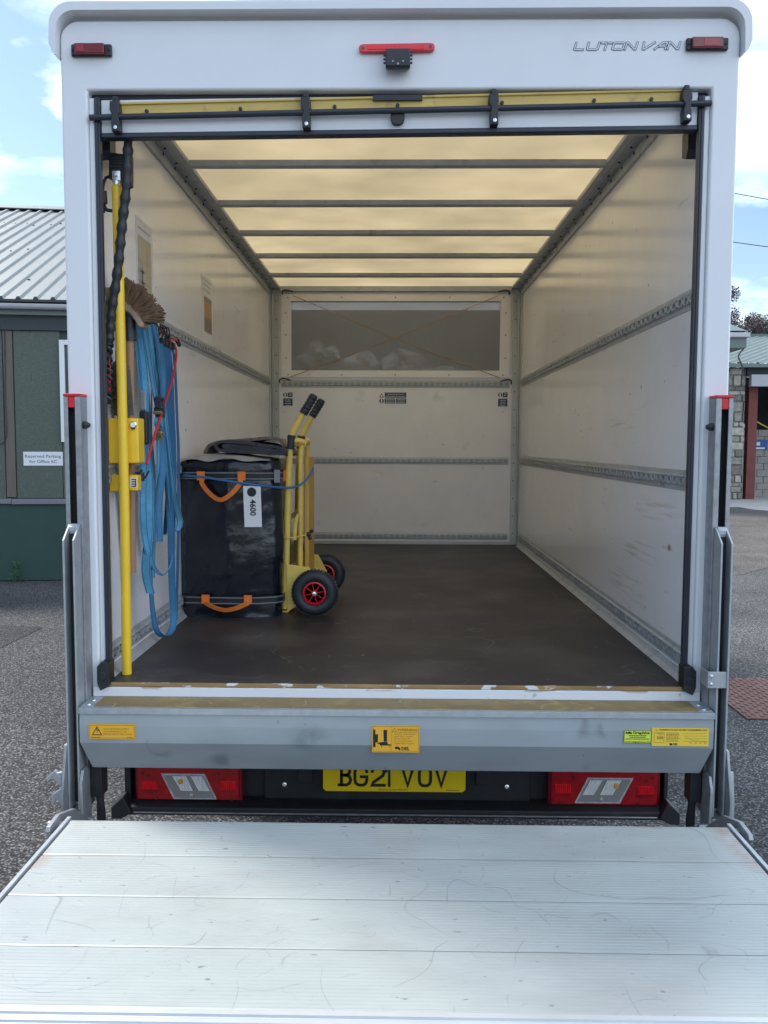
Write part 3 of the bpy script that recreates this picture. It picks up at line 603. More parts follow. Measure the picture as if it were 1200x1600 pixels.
# right-hand stickers
o = sticker(.725, .812, -.939, -.897, stick_g)
b = MB(); line_rect(b, .7255, .8115, -.9385, -.8975, .0016, YS-T)
b.add([(p[0], YS-T, p[1]) for p in ((.7300, -.9085), (.7330, -.9010), (.7375, -.9050), (.7405, -.9010), (.7445, -.9010), (.7470, -.9085), (.7440, -.9085), (.7425, -.9040), (.7390, -.9085), (.7350, -.9050), (.7330, -.9085))], [tuple(range(11))]); b.build('emblem', ink, o)
text('NM', .0060, (.7300, YS-2*T, -.9085), XR, ZU, ink, o, bold=.04, fit=.020)
text('Graphics', .0078, (.7530, YS-T, -.9085), XR, ZU, ink, o, bold=.04, fit=.053)
text('www.nmgraphics.co.uk', .0040, (.7300, YS-T, -.9355), XR, ZU, ink, o, bold=.02, fit=.077)
b = MB()
for i, (a, c) in enumerate(((.741, .797), (.744, .793), (.732, .806))):
    x = a; random.seed(i)
    while x < c: w = random.uniform(.002, .007); b.box(x, min(x+w, c), YS-T, YS-T+.0002, -.9155-i*.0055, -.9128-i*.0055); x += w+.0015
b.build('small_print', ink, o)
o = sticker(.813, .992, -.947, -.888, stick_y)
text('WARNING: DO NOT EXCEED THE MAXIMUM LOAD', .0052, (.836, YS-T, -.897), XR, ZU, ink, o, bold=.02, fit=.150)
text('500', .0095, (.839, YS-T, -.925), XR, ZU, brownink, o, bold=.02, fit=.020, align='CENTER')
b = MB(); line_rect(b, .820, .852, -.936, -.903, .0009, YS-T); tri(b, .8265, -.8975, .008, .007, YS-T, .1); random.seed(5)
for i in range(7):
    x = .858; c = .905 - random.uniform(0, .012)
    while x < c: w = random.uniform(.002, .007); b.box(x, min(x+w, c), YS-T, YS-T+.0002, -.9055-i*.0044, -.9037-i*.0044); x += w+.0014
for i in range(4):
    b.box(.915, .985, YS-T, YS-T+.0002, -.9055-i*.0085, -.9049-i*.0085)
for i in range(4): b.box(.933+.015*i, .940+.015*i, YS-T, YS-T+.0002, -.937, -.9352)
b.box(.828, .850, YS-T, YS-T+.0002, -.908, -.9065); b.box(.834, .844, YS-T, YS-T+.0002, -.912, -.9107)
for i in range(13):   # load curve
    t = i/12; b.box(.917+.065*t, .923+.065*t, YS-T, YS-T+.0002, -.9325+.017*math.exp(-3*t)-.0008, -.9325+.017*math.exp(-3*t))
b.build('small_print', brownink, o)
b = MB(); b.add([(.868, YS-2*T, -.9385), (.874, YS-2*T, -.9365), (.879, YS-2*T, -.940), (.877, YS-2*T, -.9445), (.871, YS-2*T, -.9445)], [tuple(range(5))]); b.build('emblem', ink, o)
text('DEL', .0065, (.881, YS-T, -.9440), XR, ZU, ink, o, bold=.04, fit=.014)
# lift columns with red caps and sliding legs
for s in (-1, 1):
    b = MB(); xi, xo = s*1.008, s*1.062
    zt, zb = .150, -1.20
    b.box(xi, xi+s*.004, -.0589, .0, zb, zt); b.box(xo-s*.004, xo, -.0589, .0, zb, zt); b.box(xi+s*.004, xo-s*.004, -.008, -.0005, zb, zt)
    b.box(xi, xi+s*.018, -.063, -.059, zb, zt); b.box(xo-s*.014, xo, -.063, -.059, zb, zt)
    col = part(b, 'lift_column', galv, bevel=.0015)
    MB().box(xi+s*.005, xo-s*.005, -.028, -.0085, zb, zt-.002).build('column_slot', dark_slot, col)
    MB().box(xi-s*.0008, xo+s*.0008, -.0645, .0, zt+.0005, zt+.010).box(xi+s*.0185, xo-s*.0145, -.062, -.030, zt-.035, zt).build('column_cap', red_m, col, bevel=.002)
    q = MB(); q.lathe([(.012, 0), (.012, -.010*1), (.006, -.022), (0, -.022)] if s > 0 else [(.012, 0), (.012, .010), (.006, .022), (0, .022)], (xi, -.04, .06), 'x', 8); q.build('bolt', blackp, col)
    # sliding leg: open-backed box section with a slanted top
    b = MB(); a0, a1 = s*1.014, s*1.052
    zt2 = -.292
    for xx in ((a0, a0+s*.006), (a1-s*.006, a1)):
        b.prism([(-.128, -1.18), (-.128, zt2-.012), (-.072, zt2+.034), (-.066, zt2+.034), (-.066, -1.18)], 'x', xx[0], xx[1])
    b.box(a0+s*.0062, a1-s*.0062, -.080, -.070, -1.18, zt2+.02)
    b.prism([(-.084, zt2+.026), (-.072, zt2+.036), (-.064, zt2+.036), (-.064, zt2+.02), (-.084, zt2+.012)], 'x', a0+s*.0062, a1-s*.0062)
    leg = part(b, 'sliding_leg', galv_pale, bevel=.001)
    MB().box(a0+s*.0064, a1-s*.0064, -.0802, -.0801-.004, -1.17, zt2+.005).build('leg_slot', blackmat, leg)  # near-black strip paints shade into the hollow of the leg
    # lower carriage plates and hook
    b = MB()
    b.prism([(-.15, -1.045), (-.128, -.965), (-.060, -.965), (-.060, -1.20), (-.10, -1.235), (-.16, -1.215), (-.17, -1.12)], 'x', a1+s*.001, a1+s*.010)
    b.prism([(-.14, -1.09), (-.12, -1.05), (-.055, -1.05), (-.055, -1.235), (-.13, -1.235)], 'x', a0-s*.012, a0-s*.002)
    b.box(a0-s*.002, a1+s*.001, -.135, -.075, -1.22, -1.185)
    b.lathe([(.012, -.008), (.012, .008), (0, .010)] if s < 0 else [(0, -.010), (.012, -.008), (.012, .008)], (a0-s*.004, -.10, -1.11), 'x', 10)
    car = part(b, 'lift_carriage', galv, bevel=.002)
    # black hose and guard inside the leg
    q = MB(); q.box(s*.962, s*.998, -.07, -.01, -1.16, -.99); q.tube(smoothpath([(s*.975, -.045, -1.0), (s*.978, -.05, -1.14), (s*.972, -.045, -1.24), (s*.990, -.04, -1.30)], 5), .013, 8)
    q.box(s*.968, s*.985, -.06, -.03, -1.30, -1.16)
    part(q, 'leg_guard', blackmat, bevel=.003)
# hooks on the left carriage, bracket on the right column
b = MB()
b.prism([(-1.064, -1.065), (-1.085, -1.040), (-1.115, -1.068), (-1.110, -1.080), (-1.092, -1.064), (-1.082, -1.078), (-1.072, -1.090), (-1.064, -1.095)], 'y', -.15, -.135)
b.prism([(-1.064, -1.10), (-1.100, -1.125), (-1.104, -1.16), (-1.096, -1.163), (-1.088, -1.140), (-1.075, -1.150), (-1.064, -1.165)], 'y', -.14, -.128)
b.tube([(-1.062, -.145, -1.05), (-1.08, -.145, -1.055)], .006)
part(b, 'locking_hook', galv_pale, bevel=.002)
b = MB(); b.box(.984, 1.040, -.135, -.1285, -.760, -.708); b.add([(1.040, -.135, -.76), (1.057, -.110, -.757), (1.055, -.108, -.705), (1.040, -.135, -.708)], [(0, 1, 2, 3)]); b.box(.984, .988, -.128, -.066, -.760, -.708)
o = part(b, 'column_bracket', galv_pale, bevel=.001)
q = MB(); [q.lathe([(.006, 0), (.006, -.004), (0, -.005)], (.994, -.135, z), 'y', 8) for z in (-.722, -.747)]; q.build('bolt', chrome, o)
b = MB(); b.prism([(-.15, -1.12), (-.135, -1.03), (-.128, -1.03), (-.128, -1.16), (-.15, -1.18)], 'x', 1.062, 1.075); part(b, 'carriage_plate', galv_pale, bevel=.002)
# platform: ribbed planks, side bars, hinge arms
plat = MB(); ZP = -1.0845
edges = [-.415, -.629, -.8385, -1.048, -1.2535]
pl = thing('platform', None, None, (0, -.8, ZP)); pl.parent = van; pl.location = Vector(pl['_w'])-Vector(van['_w']); pl['_w'] = pl['_w']
for k in ('label', 'category'):
    if k in pl: del pl[k]
C.objects.unlink(pl); bpy.data.objects.remove(pl)
# platform core is the part, planks are its pieces
b = MB(); b.box(-.93, .945, -1.25, -.418, ZP-.034, ZP-.0075); plt = part(b, 'lift_platform', galv_pale)
for k in range(4):
    y1, y0 = edges[k]-.0010, edges[k+1]+.0010
    pf = [(y1, ZP-.0073), (y1, ZP-.0012), (y1-.003, ZP)]; n = 16; L = (y1-y0-.010)/n
    for i in range(n):
        yy = y1-.005-i*L
        pf += [(yy, ZP), (yy-L*.70, ZP), (yy-L*.82, ZP-.0009), (yy-L*.93, ZP-.0009)]
    pf += [(y0+.004, ZP), (y0+.0, ZP-.001), (y0, ZP-.0073)]
    MB().prism(pf, 'x', -.932, .947).build('plank', alu, plt)
pf = [(-1.2548, ZP-.0073), (-1.2548, ZP+.001)]; y = -1.258
for i in range(13):
    z = ZP-.0105*i*.55
    pf += [(y, z+.001), (y-.010, z+.0008), (y-.0115, z-.0035), (y-.0150, z-.0038)]; y -= .0165
pf += [(y, ZP-.078), (y, ZP-.085)]
MB().prism(pf, 'x', -.932, .947).build('ramp_plank', ramp_m, plt)
for s in (-1, 1):
    xo = -.945 if s < 0 else .960
    b = MB(); b.box(xo-.006, xo+.006, -1.45, -.40, ZP-.045, ZP+.004); b.box(xo-s*.001-.004*0, xo+s*.022, -1.40, -.55, ZP-.045, ZP-.038)
    o = part(b, 'side_bar', galv_pale, bevel=.0015)
    b = MB()
    b.prism([(-.12, -1.225), (-.16, -1.20), (-.30, -1.10), (-.42, -1.066), (-.49, -1.072), (-.50, -1.085), (-.43, -1.122), (-.30, -1.155), (-.14, -1.245)], 'x', s*.972+(.007), s*.985+(.007))
    b.tube([(s*.93, -.42, -1.10), (s*1.0, -.42, -1.10)], .014, 10)
    b.tube([(s*.97, -.13, -1.215), (s*1.05, -.13, -1.215)], .013, 10)
    part(b, 'hinge_arm', galv, bevel=.002)
# rear lights, number plate, bumper
YL = .28
b = MB(); b.box(-.975, .985, YL+.035, YL+.060, -1.33, -1.0); b.box(-.48, .50, YL+.012, YL+.034, -1.335, -1.0); b.box(-.995, -.972, YL-.01, YL+.05, -1.33, -1.0); b.box(.985, 1.0, YL-.01, YL+.05, -1.33, -1.0)
back = part(b, 'lamp_crossmember', blackmat, bevel=.003)
q = MB()
for x in (-.405, .415): q.lathe([(.009, 0), (.009, -.006), (.004, -.008), (0, -.007)], (x, YL+.012, -1.255), 'y', 10)
q.build('bolt', chrome, back)
b = MB()
for s in (-1, 1):
    x0 = s*.30; b.box(x0, x0+s*.055, YL-.004, YL+.0118, -1.245, -1.10)
b.build('plate_lamp', blackmat, back, bevel=.004)
for s in (-1, 1):
    xa, xb = (-.955, -.558) if s < 0 else (.563, .972)
    zt, zb = -1.178, -1.315 if s > 0 else -1.312
    L = part(MB().box(xa, xb, YL-.01, YL+.034, zb-.002, zt+.004), 'tail_light', dred, bevel=.006)
    w = xb-xa
    MB().box(xa+.01, xb-.012, YL-.0165, YL-.0102, zb+.006, zt-.004).build('lens', mat('tail_lens_red', (.36, .004, .010), .12, coat=.2, var=.25, vs=30), L, bevel=.003) if 'tail_lens_red' not in MT else MB().box(xa+.01, xb-.012, YL-.0165, YL-.0102, zb+.006, zt-.004).build('lens', MT['tail_lens_red'], L, bevel=.003)
    def X(t): return xa+w*t if s < 0 else xb-w*t
    zA, zB = -1.212, -1.297
    # bright reflectors left and right of the clear window
    for t0, t1, za, zb_ in ((.07, .21, -1.238, -1.268), (.80, .945, -1.232, -1.265)):
        rr0 = MB().box(X(t0), X(t1), YL-.0185, YL-.0168, zb_, za).build('reflector', bred, L, bevel=.002)
        q = MB()
        for i in range(8): xx = X(t0+(t1-t0)*(i+.5)/8); q.prism([(xx-.0022, YL-.0186), (xx, YL-.0225), (xx+.0022, YL-.0186)], 'z', zb_+.002, za-.002)
        q.build('lens_ribs', bred, rr0)
        rr0['kind'] = 'part'; del rr0['kind']
    SPL = 1; q = MB()
    for t0, t1, za, zb_ in ((.06, .22, -1.271, -1.274), (.10, .22, -1.278, -1.281), (.82, .93, -1.272, -1.276)): q.box(X(t0), X(t1), YL-.0182, YL-.0168, zb_, za)
    for (tt, z) in ((.075, -1.206), (.13, -1.216), (.20, -1.303), (.78, -1.206), (.90, -1.303), (.96, -1.293)): q.lathe([(.006, 0), (.006, -.002), (0, -.002)], (X(tt), YL-.0166, z), 'y', 8)
    q.build('lens_moulding', dred, L)
    pp = [(X(.265), zA), (X(.64), zA), (X(.745), zB), (X(.375), zB)]
    if s > 0: pp = pp
    MB().prism([(X(.248), zA+.005), (X(.652), zA+.005), (X(.765), zB-.005), (X(.362), zB-.005)], 'y', YL-.0190, YL-.0167).build('clear_window', clear_l, L)
    MB().prism(pp, 'y', YL-.0200, YL-.0191).build('reflector_tray', grey_l, L)
    q = MB()
    
    for (ta, tb, tc_, td) in ((.355, .485, .545, .435), (.525, .632, .70, .60)):
        for i in range(6):
            u0, u1 = i/6, (i+.8)/6; q.prism([(X(ta+(tb-ta)*u0), zA-.003), (X(ta+(tb-ta)*u1), zA-.003), (X(td+(tc_-td)*u1), -1.270), (X(td+(tc_-td)*u0), -1.270)], 'y', YL-.0222+.0006*(i % 2), YL-.0201)
    q.build('bulb_reflector', bulb, L, kind='stuff')
    MB().lathe([(.010, 0), (.010, -.003), (0, -.004)], (X(.43) if s < 0 else X(.40), YL-.0216, -1.235), 'y', 10).build('bulb', amber, L)
    q = MB(); q.lathe([(.008, 0), (.008, -.004), (0, -.005)], (X(.53), YL-.0201, -1.288), 'y', 10); q.build('bulb_screw', chrome, L)
pb = part(MB().prism([(-.25, -1.264), (.25, -1.264), (.26, -1.254), (.26, -1.163), (.25, -1.153), (-.25, -1.153), (-.26, -1.163), (-.26, -1.254)], 'y', YL-.024, YL-.018), 'number_plate', platey)
YP = YL-.0246
PG = {'B': [[(0, 0), (.62, 0), (.9, .1), (1, .28), (.9, .46), (.62, .54), (.2, .54)], [(0, 1), (.58, 1), (.84, .92), (.92, .77), (.84, .62), (.58, .54)], [(.2, 0), (.2, 1)]],
      'G': [[(1, .74), (.92, .9), (.72, 1), (.3, 1), (.08, .9), (0, .72), (0, .28), (.08, .1), (.3, 0), (.72, 0), (.92, .1), (1, .28), (1, .46), (.55, .46)]],
      '2': [[(0, .76), (.08, .92), (.3, 1), (.7, 1), (.92, .9), (1, .72), (.9, .54), (.1, .16), (0, 0), (1, 0)]], '1': [[(0, .8), (.5, 1), (.5, 0)]],
      'V': [[(0, 1), (.5, 0), (1, 1)]], 'O': [[(.3, 0), (.7, 0), (.92, .1), (1, .28), (1, .72), (.92, .9), (.7, 1), (.3, 1), (.08, .9), (0, .72), (0, .28), (.08, .1), (.3, 0)]]}
b = MB(); K = .002353
for ch, xa, xb in (('B', 532, 550), ('G', 556.5, 575), ('2', 583.5, 602), ('1', 606, 613.5), ('V', 630, 647), ('O', 656.5, 674), ('V', 682, 699)):
    x0_, x1_ = (xa-617.5)*K, (xb-617.5)*K
    for st in PG[ch]: stroke(b, [(x0_+p[0]*(x1_-x0_), -1.2405+p[1]*.068) for p in st], .0112, YP)
b.build('registration_mark', ink, pb)
text('Bristol Street Motors', .0065, (-.003, YP, -1.2595), XR, ZU, ink, pb, fit=.105, align='CENTER')
MB().box(.19, .235, YP, YP+.0003, -1.2575, -1.2555).build('small_print', ink, pb)
b = MB(); b.prism([(YL-.05, -1.322), (YL-.01, -1.308), (YL+.03, -1.308), (YL+.03, -1.350), (YL-.05, -1.352)], 'x', -.995, 1.0); bumper = part(b, 'bumper_bar', blackmat, bevel=.006)
b = MB()
for s in (-1, 1): b.prism([(s*.955, -1.34), (s*.985, -1.275), (s*1.0, -1.29), (s*1.03, -1.318), (s*1.03, -1.362), (s*.995, -1.362)], 'y', YL-.065, YL+.02)
b.build('end_bracket', blackmat, bumper, bevel=.006)
b = MB(); b.tube([(-.95, YL-.052, -1.340), (.95, YL-.052, -1.340)], .003, 6); b.build('trim_line', galv, bumper)
# safety stickers inside
def blue_sign(x0, x1, z0, z1, kind):
    o = part(MB().box(x0-.006, x1+.006, 4.104, 4.1065, z0-.006, z1+.006), 'safety_sticker', bulk_grp)
    y = 4.1034; b = MB(); wl = MB()
    def disc(cx, cz, r): b.add([(cx+r*math.cos(k*math.pi/8), y, cz+r*math.sin(k*math.pi/8)) for k in range(16)], [tuple(range(16))]); wl.box(cx-.006, cx+.006, y-.0006, y-.0004, cz-r*.8, cz+r*.8)
    if kind == 'wide':
        w = x1-x0; zm = (z0+z1)/2
        b.box(x0+w*.20, x1, y, y+.0005, zm+.003, z1); b.box(x0+w*.20, x0+w*.585, y, y+.0005, z0, zm-.003); b.box(x0+w*.615, x1, y, y+.0005, z0, zm-.003); disc(x0+w*.085, z0+.02, .019)
        t = MB(); tri(t, x0+w*.085, zm+.004, .040, .036, y, .14); t.build('hazard_mark', brownink, o)
        rows = [(x0+w*.28, x1-w*.08, z1-.012), (x0+w*.24, x1-w*.04, z1-.028)]+[(x0+w*.24, x0+w*.55, zm-.010-.012*i) for i in range(3)]+[(x0+w*.65, x1-w*.04, zm-.010-.012*i) for i in range(3)]
    else:
        zm = z0+(z1-z0)*.60
        b.box(x0, x1, y, y+.0005, z0, zm-.004); b.box(x0+.036, x1, y, y+.0005, zm+.006, z1); disc(x0+.016, (zm+.006+z1)/2, .017)
        rows = [(x0+.045, x1-.008, z1-.010), (x0+.045, x1-.010, z1-.022)]+[(x0+.012+.006*(i % 2), x1-.012-.004*(i % 2), zm-.016-.014*i) for i in range(4)]
    for a, c, z in rows:
        x = a
        while x < c: ww = random.uniform(.005, .013); wl.box(x, min(x+ww, c), y-.0006, y-.0004, z-.0035, z+.0015); x += ww+.003
    b.build('sign_panel', stick_b, o); wl.build('small_print', whitep, o)
blue_sign(-.886, -.812, .305, .410, 'small'); blue_sign(.812, .886, .305, .415, 'small'); blue_sign(-.125, .088, .326, .412, 'wide')
# two printed posters stuck on the left wall
grey_pr = mat('faded_print', (.40, .41, .43), .4); peach = mat('faded_orange_print', (.50, .26, .13), .4); sand = mat('faded_sand_print', (.50, .44, .30), .4); brown_pr = mat('faded_brown_print', (.25, .21, .18), .4)
o = part(MB().box(-.9855+.0008, -.9832, .50, .725, .40, .86), 'wall_poster', whitep)
q = MB(); X0 = -.9830
q.box(X0-.0002, X0, .52, .70, .48, .79); q.build('picture', sand, o)
q = MB(); X0 = -.9825
for z in (.79, .70, .66, .62, .52): q.box(X0-.0002, X0, .52, .70, z, z+.006)
for y, z0, z1 in ((.52, .48, .79), (.545, .53, .70), (.57, .50, .70), (.64, .70, .79)): q.box(X0-.0002, X0, y, y+.008, z0, z1)
q.box(X0-.0002, X0, .555, .60, .50, .68); q.box(X0-.0002, X0, .52, .70, .42, .475); q.box(X0-.0002, X0, .52, .68, .82, .828)
q.build('picture_lines', grey_pr, o)
o = part(MB().box(-.9847, -.9832, 1.62, 1.90, .50, .86), 'wall_poster', whitep)
MB().box(-.9831, -.9829, 1.68, 1.86, .58, .76).build('picture', brown_pr, o); MB().box(-.9828, -.9826, 1.68, 1.86, .655, .735).build('picture_patch', peach, o)
q = MB(); [q.box(-.9831, -.9829, 1.66, 1.84, z, z+.007) for z in (.79, .815, .84)]; q.build('small_print', grey_pr, o)
# grab pole, control boxes, wall lamp and its cable
b = MB(); b.tube([(-.925, .10, -.792), (-.922, .10, -.2), (-.928, .10, .852)], .0165, 14); pole = part(b, 'grab_pole', yellow, smooth=True)
b = MB(); b.tube([(-.928, .10, .853), (-.928, .10, .868)], .012, 10); b.box(-.942, -.914, .095, .105, .868, .900); b.lathe([(.005, -.006), (.005, .004), (0, .005)], (-.928, .092, .885), 'y', 8); b.build('pole_end', chrome, pole, bevel=.002)
b = MB(); b.box(-.982, -.878, .125, .20, -.066, .088); cbx = part(b, 'control_box', yellow, bevel=.006, seg=3)
MB().lathe([(.012, 0), (.012, -.006), (.009, -.009), (0, -.009)], (-.894, .125, .065), 'y', 12).build('box_latch', chrome, cbx)
MB().box(-.9002, -.8895, .1165, .1248, .050, .066).build('keyhole', ink, cbx)
b = MB(); b.box(-.982, -.944, .128, .18, -.162, -.105); b.box(-.915, -.884, .128, .17, -.160, -.106); swb = part(b, 'switch_box', yellow, bevel=.004)
MB().box(-.910, -.888, .1265, .128, -.150, -.116).build('switch_label', whitep, swb)
q = MB(); [q.box(-.905, -.889, .1255, .1264, z, z+.004) for z in (-.147, -.139, -.131, -.123)]; q.box(-.892, -.889, .1255, .1264, -.147, -.119); q.build('switch_print', ink, swb)
b = MB(); b.box(-.984, -.945, .115, .15, .445, .525); b.box(-.984, -.925, .112, .155, .432, .4445); part(b, 'wall_bracket', mat('ochre_bracket', (.38, .28, .08), .6, var=.3, vs=12), bevel=.003)
b = MB(); b.prism([(-.955, .965), (-.908, .958), (-.905, .975), (-.896, .972), (-.898, .868), (-.918, .866), (-.960, .880)], 'y', .11, .19); lamp = part(b, 'lift_motor_box', blackp, bevel=.004)
q = MB()
for i in range(8): q.box(-.956, -.904, .106, .1098, .885+i*.0095, .889+i*.0095)
q.build('cooling_fin', rubber, lamp)
b = MB(); b.tube(smoothpath([(-.955, .15, .895), (-.975, .13, .885), (-.982, .12, .84), (-.981, .12, .79), (-.979, .12, .77)], 5), .005, 6); b.tube([(-.978, .12, .84), (-.976, .12, .80)], .010, 8)
b.tube(smoothpath([(-.983, .13, .83), (-.975, .12, .785), (-.95, .115, .775), (-.925, .115, .776)], 5), .006, 6); part(b, 'motor_cable', rubber, smooth=True)

# ------------------------------------------------------------------ pull rope of the shutter
b = MB(); path = smoothpath([(-.875, .06, 1.0), (-.885, .07, .86), (-.905, .075, .72), (-.925, .08, .57), (-.950, .085, .43), (-.962, .09, .33)], 10)
rr = [.0155+.0028*math.sin(i*1.9) for i in range(len(path))]
b.tube(path, rr, 10)
p2 = smoothpath([(-.962, .09, .33), (-.968, .09, .28), (-.963, .09, .23), (-.970, .09, .18), (-.968, .09, .14)], 9)
for ph in (0, math.pi): b.tube([p+Vector((.010*math.cos(i*.75+ph), .010*math.sin(i*.75+ph), 0)) for i, p in enumerate(p2)], .0075, 7)
b.tube([p+Vector((0, 0, 0)) for p in p2], .006, 6)
rope = b.build('pull_rope', blackp, smooth=True, label='black braided pull rope hanging from the raised shutter beside the yellow pole', cat='rope')
q = MB(); q.tube(smoothpath([(-.968, .082, .315), (-.982, .08, .29), (-.980, .08, .24), (-.962, .08, .215), (-.955, .08, .25), (-.962, .082, .30)], 5), .0019, 6); q.box(-.972, -.956, .082, .084, .17, .215)
q.build('red_loop', red_c, rope, smooth=True)

# ------------------------------------------------------------------ broom upside down in the rail
bro = thing('push_broom', 'upturned broom with brown bristle head and bare wooden handle beside the yellow pole', 'broom', (-.935, .22, -.70))
MB().tube([(-.943, .235, -.46), (-.936, .225, .0), (-.932, .22, .40)], .0155, 12).build('handle', handle_w, bro, smooth=True)
MB().lathe([(.026, -.05), (.023, .03), (.028, .045)], (-.932, .22, .41), 'z', 12).build('socket', blackp, bro, smooth=True)
hd_ = [(-.957, .505), (-.935, .503), (-.908, .485), (-.886, .455), (-.872, .415), (-.878, .400), (-.893, .402), (-.905, .425), (-.925, .452), (-.957, .462)]
MB().prism(hd_, 'y', .19, .25).build('broom_head', broomw, bro, bevel=.008)
b = MB(); random.seed(3)
for i in range(1100):
    t = random.random(); j = random.uniform(.185, .255)
    a0 = Vector((-.957+.083*t, j, .500-.078*t**1.6))
    ang = R(84-70*t+random.gauss(0, 7)+5*math.sin(t*31)); L = random.uniform(.046, .072)*(1+.12*math.sin(t*23))
    a1 = a0+Vector((math.cos(ang)*L, random.uniform(-.012, .02), math.sin(ang)*L))
    d = Vector((-math.sin(ang), 0, math.cos(ang)))*random.uniform(.0010, .0019)
    b.add([a0-d, a0+d, a1+d*1.3, a1-d*1.3], [(0, 1, 2, 3)])
b.build('bristles', bristle, bro, kind='stuff')
# shovel
sh = thing('shovel', 'dark steel shovel blade behind the yellow pole with a clump of dust on it', 'shovel', (-.955, .15, -.75))
b = MB(); vs = []
for i in range(11):
    t = i/10; z = .300-.205*t; hw = .034*min(1, .45+t*2.2)
    for j in range(7):
        u = (j-3)/3; vs.append((-.944+u*hw+.012*(t-.5), .150+.010*u*u, z-(.018*abs(u) if i == 0 else 0)+(.004*u*u if i == 10 else 0)))
fs = [(i*7+j, i*7+j+1, i*7+j+8, i*7+j+7) for i in range(10) for j in range(6)]
b.add(vs, fs); b.add([(x, y+.004, z) for x, y, z in vs], fs)
b.build('blade', shovel_m, sh, smooth=True)
MB().tube([(-.955, .175, .32), (-.958, .20, -.15), (-.962, .23, -.36)], .013, 10).build('shaft', handle_w, sh, smooth=True)
b = MB(); random.seed(11)
for i in range(1700):
    c = Vector((random.gauss(-.944, .018), random.gauss(.125, .008), random.gauss(.175, .032)))
    d = Vector((random.uniform(-1, 1), random.uniform(-1, 1), random.uniform(-1, 1))).normalized()*random.uniform(.003, .009); e = Vector((random.uniform(-1, 1), random.uniform(-1, 1), random.uniform(-1, 1))).normalized()*.0012
    b.add([c-d, c+e, c+d, c-e], [(0, 1, 2, 3)])
b.build('fluff_clump', lint, sh, kind='stuff')
# small dustpan/brush block behind the straps
b = MB(); b.box(-.912, -.890, .262, .270, .12, .19); o = b.build('metal_scraper', galv, bevel=.004, label='grey metal scraper blade hanging between the broom handle and the blue straps', cat='scraper')
b = MB(); b.box(-.912, -.884, .25, .285, .0, .118); b.build('scraper_holder', blackp, o, bevel=.006)

# ------------------------------------------------------------------ webbing straps
WD = Vector((.62, .78, 0))
def hook(b, y, x=-.955, z=.47): b.tube(smoothpath([(x-.014, y, z+.02), (x, y, z+.028), (x+.018, y, z+.015), (x+.022, y, z-.02)], 4), .0032, 6)
light = [
 # (label, path in (x, y, z), width)
 ('light blue strap nearest the broom handle, hanging straight and flat', [(-.935, .30, .45), (-.925, .29, .30), (-.915, .31, .10), (-.905, .34, -.10), (-.90, .31, -.30), (-.905, .28, -.45), (-.895, .30, -.545)], .040),
 ('light blue strap bearing the brass coloured ratchet buckle at mid height', [(-.925, .36, .46), (-.905, .36, .33), (-.893, .37, .22), (-.885, .40, .12), (-.885, .40, -.02), (-.885, .38, -.2), (-.885, .42, -.35)], .024),
 ('light blue strap whose loop hangs lowest, down beside the bottom rail', [(-.925, .42, .46), (-.912, .42, .25), (-.912, .40, 0), (-.910, .36, -.25), (-.905, .34, -.50), (-.90, .36, -.66), (-.895, .42, -.725), (-.888, .52, -.745), (-.882, .575, -.70), (-.885, .57, -.55), (-.885, .56, -.3), (-.890, .52, -.05), (-.905, .47, .2), (-.925, .45, .44)], .034),
 ('light blue strap doubled in a broad loop ending above the lowest loop', [(-.935, .34, .44), (-.905, .31, .22), (-.900, .27, .0), (-.902, .25, -.18), (-.902, .26, -.32), (-.897, .31, -.42), (-.893, .38, -.475), (-.886, .46, -.50), (-.88, .55, -.465), (-.88, .60, -.38), (-.885, .55, -.22), (-.885, .49, 0), (-.90, .44, .25), (-.92, .42, .44)], .034),
 ('light blue strap swinging right into a short pointed loop next to the black bag', [(-.92, .50, .45), (-.90, .50, .22), (-.885, .52, 0), (-.882, .58, -.16), (-.880, .64, -.25), (-.880, .69, -.315), (-.890, .68, -.35), (-.897, .62, -.33), (-.897, .57, -.20)], .034),
 ('light blue strap folded short with its end hanging above the ratchet buckle', [(-.915, .47, .45), (-.890, .45, .34), (-.875, .41, .24), (-.872, .42, .17), (-.878, .46, .24), (-.895, .48, .38)], .028),
 ('light blue strap running down the middle of the bundle behind the red cord', [(-.945, .38, .45), (-.935, .42, .2), (-.935, .45, -.05), (-.935, .43, -.25), (-.935, .46, -.42)], .036),
 ('light blue strap on the wall side, twisted edge-on at the top of the bundle', [(-.96, .42, .45), (-.957, .46, .2), (-.955, .54, 0), (-.95, .57, -.2), (-.945, .54, -.38), (-.94, .49, -.52)], .036),
 ('short light blue strap crossing in front of the others below the ratchet buckle', [(-.925, .52, .43), (-.905, .50, .2), (-.885, .46, .02), (-.87, .40, -.10), (-.868, .34, -.22), (-.872, .35, -.36)], .030),
]
random.seed(21)
